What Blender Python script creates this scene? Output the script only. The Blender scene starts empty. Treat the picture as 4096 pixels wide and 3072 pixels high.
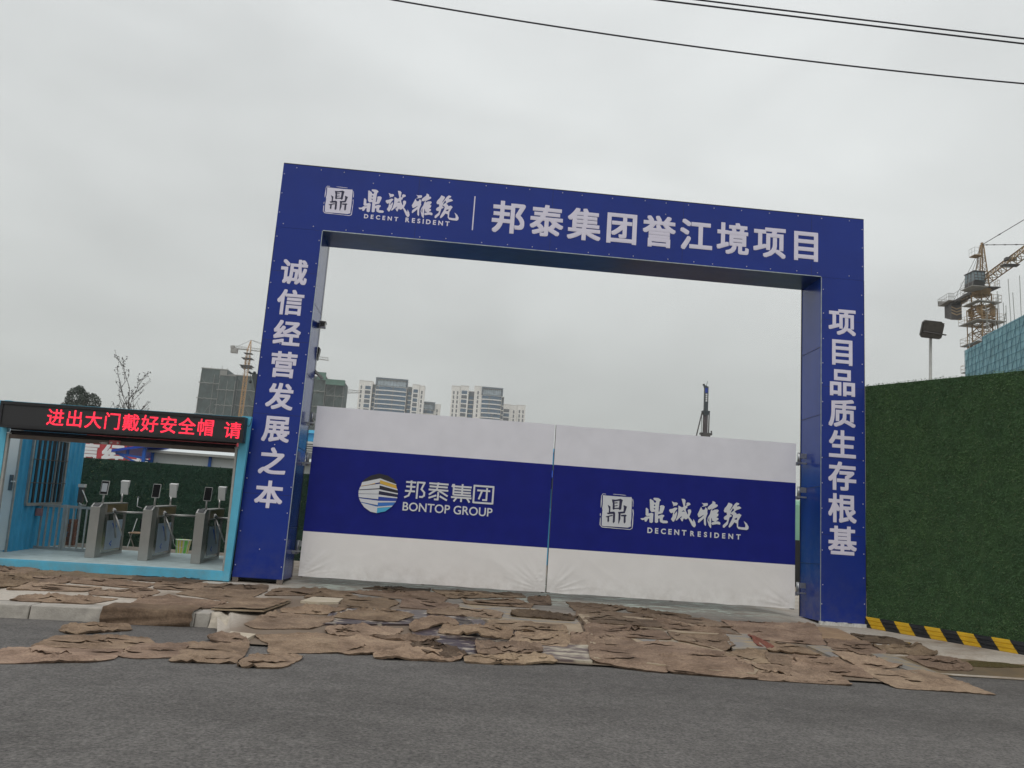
import bpy, bmesh, math, random
from mathutils import Vector, Matrix, noise
from mathutils import geometry as mgeo

# ------------------------------------------------------------------ camera, sky, light
SC = bpy.context.scene
COL = SC.collection
cam_d = bpy.data.cameras.new('camera')
cam = bpy.data.objects.new('camera', cam_d); COL.objects.link(cam)
cam.location = (3.298745, -13.826880, 0.939081)
cam.rotation_euler = (1.7504993, -0.0688051, -0.0785074)
cam_d.sensor_width = 36.0; cam_d.lens = 29.346
cam_d.clip_start = 0.1; cam_d.clip_end = 6000
SC.camera = cam
SC.view_settings.view_transform = 'Standard'; SC.view_settings.look = 'None'
SC.view_settings.exposure = 0.2; SC.view_settings.gamma = 1.0
SUN_EL, SUN_ROT = math.radians(55), math.radians(200)

world = bpy.data.worlds.new('World'); SC.world = world
world.use_nodes = True
def build_world():
    nt = world.node_tree; N = nt.nodes; L = nt.links
    bg = N['Background']; bg.inputs['Strength'].default_value = 0.1
    sky = N.new('ShaderNodeTexSky'); sky.sky_type = 'NISHITA'; sky.sun_disc = False
    sky.sun_elevation = SUN_EL; sky.sun_rotation = SUN_ROT; sky.dust_density = 4.0; sky.air_density = 1.0
    hsv = N.new('ShaderNodeHueSaturation'); hsv.inputs['Saturation'].default_value = 0.12
    L.new(sky.outputs[0], hsv.inputs['Color'])
    tc = N.new('ShaderNodeTexCoord')
    sep = N.new('ShaderNodeSeparateXYZ'); L.new(tc.outputs['Generated'], sep.inputs[0])
    # overcast: brighter towards the zenith, greyer and slightly green-grey at the horizon
    ramp = N.new('ShaderNodeValToRGB'); L.new(sep.outputs['Z'], ramp.inputs[0])
    e = ramp.color_ramp.elements
    e[0].position = 0.0; e[0].color = (0.470, 0.490, 0.470, 1)
    e[1].position = 1.0; e[1].color = (0.98, 1.0, 1.02, 1)
    for pz, c in ((0.12, (0.500, 0.522, 0.505, 1)), (0.30, (0.60, 0.622, 0.615, 1)), (0.5, (0.705, 0.73, 0.73, 1))):
        q = e.new(pz); q.color = c
    mp = N.new('ShaderNodeMapping'); mp.inputs['Scale'].default_value = (1.6, 1.6, 4.2); mp.inputs['Location'].default_value = (0.35, 0.2, 0.4)
    L.new(tc.outputs['Generated'], mp.inputs[0])
    nz = N.new('ShaderNodeTexNoise'); nz.inputs['Scale'].default_value = 1.5; nz.inputs['Detail'].default_value = 5; nz.inputs['Roughness'].default_value = 0.45
    nz.inputs['Distortion'].default_value = 0.3
    L.new(mp.outputs[0], nz.inputs['Vector'])
    mr = N.new('ShaderNodeMapRange'); mr.inputs['From Min'].default_value = 0.3; mr.inputs['From Max'].default_value = 0.7
    mr.inputs['To Min'].default_value = 8.6; mr.inputs['To Max'].default_value = 11.2
    L.new(nz.outputs[0], mr.inputs['Value'])
    vm = N.new('ShaderNodeVectorMath'); vm.operation = 'SCALE'
    L.new(ramp.outputs[0], vm.inputs[0]); L.new(mr.outputs[0], vm.inputs['Scale'])
    mix = N.new('ShaderNodeMix'); mix.data_type = 'RGBA'; mix.inputs['Factor'].default_value = 0.93
    L.new(hsv.outputs[0], mix.inputs['A']); L.new(vm.outputs[0], mix.inputs['B'])
    L.new(mix.outputs['Result'], bg.inputs['Color'])
build_world()
sun_d = bpy.data.lights.new('sun', 'SUN'); sun = bpy.data.objects.new('sun', sun_d); COL.objects.link(sun)
sun_d.energy = 0.6; sun_d.angle = math.radians(25); sun_d.color = (1.0, 0.97, 0.93)
# sun stands behind the camera, a little to the left
sd = Vector((-math.sin(SUN_ROT) * math.cos(SUN_EL), math.cos(SUN_ROT) * math.cos(SUN_EL), math.sin(SUN_EL)))
sd = Vector((-0.25, -0.62, 0.9)).normalized()
sun.rotation_euler = sd.to_track_quat('Z', 'Y').to_euler()
sun.location = (0, -20, 30)

# ------------------------------------------------------------------ helpers
OFF = {}
def tag(o, label=None, cat=None, group=None, kind=None):
    if label: o['label'] = label
    if cat: o['category'] = cat
    if group: o['group'] = group
    if kind: o['kind'] = kind
    return o
def thing(name, label, cat, loc=(0, 0, 0), group=None, rot=None):
    o = bpy.data.objects.new(name, None); COL.objects.link(o)
    o.location = loc; o.empty_display_size = 0.2
    if rot: o.rotation_euler = rot
    OFF[o] = Vector(loc)
    return tag(o, label, cat, group)
class MB:
    """collects shapes; build() links them as one mesh object"""
    def __init__(s): s.v = []; s.f = []; s.m = []; s.smooth = []
    def add(s, vs, fs, mi=0, sm=False):
        b = len(s.v); s.v += [Vector(p) for p in vs]
        for f in fs: s.f.append([b + i for i in f]); s.m.append(mi); s.smooth.append(sm)
    def box(s, x0, y0, z0, x1, y1, z1, mi=0):
        vs = [(x, y, z) for z in (z0, z1) for y in (y0, y1) for x in (x0, x1)]
        s.add(vs, [(0, 2, 3, 1), (4, 5, 7, 6), (0, 1, 5, 4), (2, 6, 7, 3), (0, 4, 6, 2), (1, 3, 7, 5)], mi)
    def hexa(s, vs, mi=0):      # 8 corners ordered like box
        s.add(vs, [(0, 2, 3, 1), (4, 5, 7, 6), (0, 1, 5, 4), (2, 6, 7, 3), (0, 4, 6, 2), (1, 3, 7, 5)], mi)
    def tube(s, p0, p1, r, n=6, mi=0, r1=None, cap=True):
        p0 = Vector(p0); p1 = Vector(p1); d = p1 - p0
        if d.length < 1e-6: return
        d.normalize(); a = d.orthogonal().normalized(); b = d.cross(a)
        if r1 is None: r1 = r
        vs = []
        for k in range(n):
            t = 2 * math.pi * (k + .5) / n; w = a * math.cos(t) + b * math.sin(t)
            vs += [p0 + w * r, p1 + w * r1]
        fs = [(2 * k, 2 * ((k + 1) % n), 2 * ((k + 1) % n) + 1, 2 * k + 1) for k in range(n)]
        if cap: fs += [tuple(2 * k for k in range(n))[::-1], tuple(2 * k + 1 for k in range(n))]
        s.add(vs, fs, mi, n > 6)
    def path(s, pts, r, n=6, mi=0):
        pts = [Vector(p) for p in pts]
        rings = []
        for i, p in enumerate(pts):
            d = (pts[min(i + 1, len(pts) - 1)] - pts[max(i - 1, 0)]).normalized()
            a = d.cross(Vector((0, 0, 1)))
            if a.length < 1e-3: a = d.orthogonal()
            a.normalize(); b = d.cross(a)
            rr = r[i] if isinstance(r, (list, tuple)) else r
            rings.append([p + (a * math.cos(2 * math.pi * k / n) + b * math.sin(2 * math.pi * k / n)) * rr for k in range(n)])
        vs = [q for ring in rings for q in ring]; fs = []
        for i in range(len(pts) - 1):
            for k in range(n):
                fs.append((i * n + k, i * n + (k + 1) % n, (i + 1) * n + (k + 1) % n, (i + 1) * n + k))
        fs += [tuple(range(n))[::-1], tuple(len(vs) - n + k for k in range(n))]
        s.add(vs, fs, mi, True)
    def beam(s, p0, p1, w, h, mi=0, up=(0, 0, 1)):
        p0 = Vector(p0); p1 = Vector(p1); d = (p1 - p0).normalized(); u = Vector(up)
        a = d.cross(u)
        if a.length < 1e-3: a = d.orthogonal()
        a.normalize(); b = a.cross(d).normalized()
        vs = []
        for q in (p0, p1):
            for sx, sz in ((-1, -1), (1, -1), (1, 1), (-1, 1)): vs.append(q + a * sx * w / 2 + b * sz * h / 2)
        s.add(vs, [(0, 1, 2, 3), (7, 6, 5, 4), (0, 4, 5, 1), (1, 5, 6, 2), (2, 6, 7, 3), (3, 7, 4, 0)], mi)
    def prism(s, pts, d, mi=0):     # planar polygon extruded by vector d
        pts = [Vector(p) for p in pts]; n = len(pts); d = Vector(d)
        s.add(pts + [p + d for p in pts], [tuple(range(n))[::-1], tuple(range(n, 2 * n))] + [(i, (i + 1) % n, n + (i + 1) % n, n + i) for i in range(n)], mi)
    def lathe(s, prof, c, n=20, mi=0, cap=False):
        c = Vector(c); vs = []
        for r, z in prof:
            for k in range(n):
                t = 2 * math.pi * k / n; vs.append(c + Vector((r * math.cos(t), r * math.sin(t), z)))
        fs = []
        for i in range(len(prof) - 1):
            for k in range(n): fs.append((i * n + k, i * n + (k + 1) % n, (i + 1) * n + (k + 1) % n, (i + 1) * n + k))
        if cap: fs += [tuple(range(n))[::-1], tuple((len(prof) - 1) * n + k for k in range(n))]
        s.add(vs, fs, mi, True)
    def flat(s, loops, y, mi=0, th=0.0):   # loops of (x, z); filled polygon facing -y
        lp = [[Vector((p[0], p[1], 0)) for p in l] for l in loops]
        tris = mgeo.tessellate_polygon(lp)
        allp = [p for l in lp for p in l]
        vs = [(p.x, y, p.y) for p in allp]
        fs = []
        for t in tris:
            a, b, c = (allp[i] for i in t)
            fs.append(tuple(t) if (b - a).cross(c - a).z > 0 else tuple(t)[::-1])
        s.add(vs, fs, mi)
    def build(s, name, mats, parent=None, local=False, loc=None):
        me = bpy.data.meshes.new(name)
        off = Vector((0, 0, 0))
        if not local: off = OFF.get(parent, Vector((0, 0, 0))) if parent else (Vector(loc) if loc else off)
        me.from_pydata([tuple(p - off) for p in s.v], [], s.f)
        if not isinstance(mats, (list, tuple)): mats = [mats]
        for m in mats:
            if m: me.materials.append(m)
        me.polygons.foreach_set('material_index', s.m)
        me.polygons.foreach_set('use_smooth', s.smooth)
        me.update()
        o = bpy.data.objects.new(name, me); COL.objects.link(o)
        if parent: o.parent = parent; OFF[o] = OFF.get(parent, Vector((0, 0, 0)))
        else:
            OFF[o] = off; o.location = off
        return o
def copy_tree(o, parent=None):
    c = o.copy(); COL.objects.link(c)
    if parent: c.parent = parent
    for ch in list(o.children): copy_tree(ch, c)
    return c
def bevel(o, w, seg=2):
    m = o.modifiers.new('bevel', 'BEVEL'); m.width = w; m.segments = seg; m.limit_method = 'ANGLE'; m.angle_limit = 0.6
    return o

def glyph_mesh(s, bold=0.02):
    cu = bpy.data.curves.new('text', 'FONT'); cu.body = s; cu.offset = bold if ord(s[0]) < 256 else 0; cu.resolution_u = 4
    o = bpy.data.objects.new('text', cu); COL.objects.link(o)
    me = bpy.data.meshes.new_from_object(o)
    vs = [v.co.copy() for v in me.vertices]; fs = [tuple(p.vertices) for p in me.polygons]
    bpy.data.objects.remove(o); bpy.data.curves.remove(cu); bpy.data.meshes.remove(me)
    if ord(s[0]) >= 256 and bold:      # heavy weight: the outline swept round a small circle, each layer a hair further out
        n = len(vs); v2 = []; f2 = []
        b_ = bold * .88
        for k, (dx, dy) in enumerate(((-1, -1), (1, -1), (1, 1), (-1, 1), (0, -1), (1, 0), (0, 1), (-1, 0), (0, 0))):
            v2 += [Vector((v.x + b_ * dx, v.y + b_ * dy, k * .0008)) for v in vs]; f2 += [tuple(i + n * k for i in f) for f in fs]
        vs, fs = v2, f2
    return vs, fs
def put_text(mb, s, box, y, bold=0.02, mi=0, shear=0.0):
    """s set into box (x0, z0, x1, z1) on the plane y, facing -y"""
    vs, fs = glyph_mesh(s, bold)
    x0 = min(v.x for v in vs); x1 = max(v.x for v in vs); z0 = min(v.y for v in vs); z1 = max(v.y for v in vs)
    bx0, bz0, bx1, bz1 = box
    out = []
    for v in vs:
        t = (v.y - z0) / (z1 - z0)
        out.append((bx0 + (v.x - x0) / (x1 - x0) * (bx1 - bx0) + shear * t, y - v.z * .5, bz0 + t * (bz1 - bz0)))
    mb.add(out, fs, mi)

# ------------------------------------------------------------------ materials
def mat(name, col=(.5, .5, .5), rough=.6, metal=0.0, spec=.5, var=0.0, vscale=3.0, bump=0.0, bscale=40.0, emit=None, estr=0, coat=0.0, stretch=None, col2=None, bdist=0.02):
    m = bpy.data.materials.new(name); m.use_nodes = True
    nt = m.node_tree; N = nt.nodes; L = nt.links; b = N['Principled BSDF']
    b.inputs['Base Color'].default_value = (*col, 1); b.inputs['Roughness'].default_value = rough
    b.inputs['Metallic'].default_value = metal; b.inputs['Specular IOR Level'].default_value = spec
    b.inputs['Coat Weight'].default_value = coat
    if emit: b.inputs['Emission Color'].default_value = (*emit, 1); b.inputs['Emission Strength'].default_value = estr
    tc = None
    if var or bump:
        tc = N.new('ShaderNodeTexCoord'); mp = N.new('ShaderNodeMapping'); L.new(tc.outputs['Object'], mp.inputs[0])
        if stretch: mp.inputs['Scale'].default_value = stretch
    if var:
        nz = N.new('ShaderNodeTexNoise'); nz.inputs['Scale'].default_value = vscale; nz.inputs['Detail'].default_value = 6; nz.inputs['Roughness'].default_value = .6
        L.new(mp.outputs[0], nz.inputs['Vector'])
        mr = N.new('ShaderNodeMapRange'); mr.inputs['From Min'].default_value = .3; mr.inputs['From Max'].default_value = .7
        L.new(nz.outputs[0], mr.inputs['Value'])
        mx = N.new('ShaderNodeMix'); mx.data_type = 'RGBA'; L.new(mr.outputs[0], mx.inputs['Factor'])
        c2 = col2 if col2 else tuple(min(1, c * (1 + var)) for c in col)
        c1 = col if col2 else tuple(c * (1 - var) for c in col)
        mx.inputs['A'].default_value = (*c1, 1); mx.inputs['B'].default_value = (*c2, 1)
        L.new(mx.outputs['Result'], b.inputs['Base Color'])
    if bump:
        nb = N.new('ShaderNodeTexNoise'); nb.inputs['Scale'].default_value = bscale; nb.inputs['Detail'].default_value = 4
        L.new(mp.outputs[0], nb.inputs['Vector'])
        bp = N.new('ShaderNodeBump'); bp.inputs['Strength'].default_value = bump; bp.inputs['Distance'].default_value = bdist
        L.new(nb.outputs[0], bp.inputs['Height']); L.new(bp.outputs[0], b.inputs['Normal'])
    return m
def node(m, t): return m.node_tree.nodes.new(t)
M = {}
M['blue'] = mat('blue_vinyl', (.005, .026, .235), .30, spec=.34, var=.10, vscale=1.2, bump=.25, bscale=1.4, bdist=.05)
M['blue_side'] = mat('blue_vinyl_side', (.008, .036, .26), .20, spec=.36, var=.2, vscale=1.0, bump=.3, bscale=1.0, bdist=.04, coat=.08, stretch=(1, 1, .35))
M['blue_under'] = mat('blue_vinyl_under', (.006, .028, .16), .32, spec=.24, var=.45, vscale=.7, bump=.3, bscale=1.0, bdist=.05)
M['letter'] = mat('lettering_white', (.74, .70, .82), .45, var=.03, vscale=8)
M['edge'] = mat('galvanised_edge', (.36, .40, .40), .4, metal=.5, var=.25, vscale=12)
M['dark_gap'] = mat('dark_gap', (.015, .016, .02), .8)
M['rivet'] = mat('rivet_white', (.62, .62, .66), .3, metal=.3)
M['steel_rust'] = mat('steel_foot', (.16, .13, .11), .7, var=.35, vscale=20)
M['banner'] = mat('banner_white', (.72, .71, .76), .7, var=.04, vscale=3, bump=.05, bscale=300, bdist=.002)
M['banner_low'] = mat('banner_white_low', (.78, .75, .73), .7, var=.03, vscale=2.5, bump=.05, bscale=300, bdist=.002)
M['band'] = mat('banner_blue', (.010, .016, .185), .55, spec=.12, var=.1, vscale=3, bump=.05, bscale=250, bdist=.002)
M['logo_white'] = mat('logo_white', (.62, .63, .66), .55, var=.03, vscale=9)
M['gold'] = mat('logo_gold', (.62, .38, .05), .5); M['logo_black'] = mat('logo_black', (.012, .010, .018), .5)
M['logo_navy'] = mat('logo_navy', (.008, .008, .04), .5); M['logo_blue'] = mat('logo_blue', (.012, .045, .33), .5)
M['logo_mid'] = mat('logo_mid_blue', (.03, .16, .52), .5); M['logo_cyan'] = mat('logo_cyan', (.06, .38, .62), .5)
M['seal_ink'] = mat('seal_ink', (.016, .014, .055), .5)
M['zinc'] = mat('zinc_steel', (.42, .43, .43), .35, metal=.8, var=.2, vscale=15)
M['cont_blue'] = mat('container_blue', (.10, .44, .62), .45, var=.1, vscale=4, bump=.1, bscale=12)
M['wall_blue'] = mat('booth_wall_blue', (.035, .30, .52), .5, var=.1, vscale=3)
M['cont_dark'] = mat('shutter_dark', (.020, .018, .021), .85, spec=.15, var=.2, vscale=8)
M['shut_brown'] = mat('shutter_bottom_brown', (.10, .075, .06), .5, var=.2, vscale=6)
M['grey_rail'] = mat('grey_rail', (.34, .34, .32), .5, metal=.2, var=.15, vscale=9)
M['floor_grey'] = mat('booth_floor', (.36, .44, .44), .6, var=.2, vscale=5, bump=.1, bscale=30)
M['door_white'] = mat('booth_door', (.74, .75, .72), .5, var=.04, vscale=3)
M['stainless'] = mat('stainless', (.40, .39, .37), .32, metal=.75, var=.08, vscale=5, bump=.02, bscale=60)
M['stainless_d'] = mat('stainless_side', (.34, .34, .33), .22, metal=.9, var=.08, vscale=4)
M['film'] = mat('protective_film', (.30, .36, .44), .3, var=.1, vscale=6)
M['sticker'] = mat('film_logo_blue', (.01, .09, .42), .5)
M['black'] = mat('black_plastic', (.012, .012, .014), .25, var=.1, vscale=9)
M['white_pl'] = mat('white_plastic', (.58, .58, .56), .4, var=.05, vscale=7)
M['screen_glass'] = mat('screen_glass', (.008, .008, .010), .35, spec=.12)
M['glare_paint'] = mat('screen_glare', (.45, .47, .50), .2)  # pale glare on the screen put into the base colour
M['glass_dark'] = mat('window_dark', (.010, .012, .013), .3, spec=.25)
M['alu'] = mat('aluminium_bar', (.36, .37, .36), .4, metal=.5, var=.15, vscale=11)
M['led_black'] = mat('led_panel', (.024, .024, .026), .6, var=.3, vscale=160)
M['led_frame'] = mat('led_frame', (.014, .013, .015), .4)
M['led_red'] = mat('led_red', (.5, .02, .03), .6, emit=(1.0, .022, .060), estr=1.0)
def led_dots():
    m = M['led_red']; nt = m.node_tree; b = nt.nodes['Principled BSDF']
    tc = node(m, 'ShaderNodeTexCoord'); w = node(m, 'ShaderNodeTexNoise'); w.inputs['Scale'].default_value = 45
    nt.links.new(tc.outputs['Object'], w.inputs['Vector'])
    r = node(m, 'ShaderNodeMapRange'); r.inputs['From Min'].default_value = .35; r.inputs['From Max'].default_value = .65
    r.inputs['To Min'].default_value = .7; r.inputs['To Max'].default_value = 1.6
    nt.links.new(w.outputs[0], r.inputs['Value']); nt.links.new(r.outputs[0], b.inputs['Emission Strength'])
led_dots()
M['kerb'] = mat('kerb_granite', (.36, .33, .29), .8, var=.22, vscale=7, bump=.3, bscale=60)
M['plate'] = mat('hazard_black', (.014, .015, .018), .4, var=.3, vscale=6)
M['yellow'] = mat('hazard_yellow', (.60, .36, .012), .42, var=.12, vscale=7, col2=None)
M['redboard'] = mat('red_hoarding', (.42, .045, .055), .5, var=.15, vscale=2)
M['white_paint'] = mat('white_paint', (.72, .73, .74), .5, var=.04, vscale=4)
M['prefab'] = mat('prefab_white', (.62, .66, .66), .5, var=.04, vscale=2)
M['prefab_blue'] = mat('prefab_blue_post', (.015, .10, .42), .45, var=.08, vscale=4)
M['roof_blue'] = mat('roof_blue', (.010, .055, .42), .4, var=.1, vscale=3)
M['cabin_blue'] = mat('cabin_blue', (.06, .36, .58), .45, var=.08, vscale=2)
M['bucket'] = mat('bucket_white', (.62, .68, .60), .4); M['bucket_y'] = mat('bucket_yellow', (.66, .68, .06), .4); M['bucket_g'] = mat('bucket_green', (.18, .72, .12), .4)
M['cable'] = mat('cable_black', (.010, .009, .014), .5)
M['pole_grey'] = mat('pole_grey', (.33, .33, .31), .5, metal=.3, var=.1, vscale=4)
M['lamp_dark'] = mat('lamp_dark', (.075, .070, .064), .5, var=.2, vscale=8)
M['crane_y'] = mat('crane_yellow', (.27, .17, .075), .55, var=.25, vscale=.8)
M['crane_d'] = mat('crane_dark', (.07, .065, .062), .6, var=.2, vscale=1)
M['crane_g'] = mat('crane_grey', (.30, .29, .27), .6, var=.2, vscale=1)
M['crane_o'] = mat('crane_orange', (.50, .26, .06), .55, var=.2, vscale=.5)
M['bark'] = mat('bark', (.060, .052, .045), .8, var=.3, vscale=6)
M['netgreen'] = mat('safety_net_dark', (.050, .075, .070), .8, var=.55, vscale=.5, stretch=(1, 1, .6))
M['netgreen2'] = mat('safety_net_green', (.08, .17, .13), .8, var=.25, vscale=.3)
M['scaf'] = mat('scaffold_pole', (.24, .24, .22), .6)
M['res_wall'] = mat('apartment_wall', (.80, .78, .74), .7, var=.06, vscale=.2)
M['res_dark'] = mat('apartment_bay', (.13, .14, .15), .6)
M['res_glass'] = mat('apartment_glass', (.085, .145, .215), .25, var=.25, vscale=.6)
M['res_frame'] = mat('apartment_roof_frame', (.12, .15, .18), .5)
M['boom'] = mat('boom_grey', (.035, .045, .05), .5, var=.15, vscale=3)
M['rust'] = mat('rust_brown', (.16, .075, .05), .8, var=.35, vscale=14)
M['wood'] = mat('wood_top', (.33, .22, .14), .6, var=.2, vscale=9)
M['pink'] = mat('pink_plate', (.42, .10, .11), .5, var=.2, vscale=20)
M['lilac_box'] = mat('weathered_pink_box', (.26, .14, .15), .6, var=.2, vscale=14)
M['paleblue'] = mat('pale_blue_bucket', (.36, .52, .56), .5)
M['palegreen'] = mat('pale_green_sheet', (.22, .42, .30), .6, var=.1, vscale=2)

def add_dust(m, zlo, zhi, col, fmax):
    """splashed dust that thins out upwards from the foot of a panel"""
    nt = m.node_tree; N = nt.nodes; L = nt.links; b = N['Principled BSDF']; src = b.inputs['Base Color'].links[0].from_socket
    g = N.new('ShaderNodeNewGeometry'); sp = N.new('ShaderNodeSeparateXYZ'); L.new(g.outputs['Position'], sp.inputs[0])
    r = N.new('ShaderNodeMapRange'); r.inputs['From Min'].default_value = zhi; r.inputs['From Max'].default_value = zlo; L.new(sp.outputs['Z'], r.inputs['Value'])
    nz = N.new('ShaderNodeTexNoise'); nz.inputs['Scale'].default_value = 5; nz.inputs['Detail'].default_value = 8; nz.inputs['Roughness'].default_value = .7; L.new(g.outputs['Position'], nz.inputs['Vector'])
    q = N.new('ShaderNodeMapRange'); q.inputs['From Min'].default_value = .4; q.inputs['From Max'].default_value = .65; q.inputs['To Max'].default_value = fmax; L.new(nz.outputs[0], q.inputs['Value'])
    mu = N.new('ShaderNodeMath'); mu.operation = 'MULTIPLY'; L.new(r.outputs[0], mu.inputs[0]); L.new(q.outputs[0], mu.inputs[1])
    mx = N.new('ShaderNodeMix'); mx.data_type = 'RGBA'; L.new(mu.outputs[0], mx.inputs['Factor']); L.new(src, mx.inputs['A']); mx.inputs['B'].default_value = (*col, 1)
    L.new(mx.outputs['Result'], b.inputs['Base Color'])
add_dust(M['blue'], -.2, .9, (.16, .14, .14), .22); add_dust(M['blue_side'], -.2, 1.6, (.22, .19, .16), .35)
add_dust(M['banner_low'], 0, .45, (.36, .31, .26), .35)
add_dust(M['cont_blue'], -.12, .5, (.26, .22, .17), .35)
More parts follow.
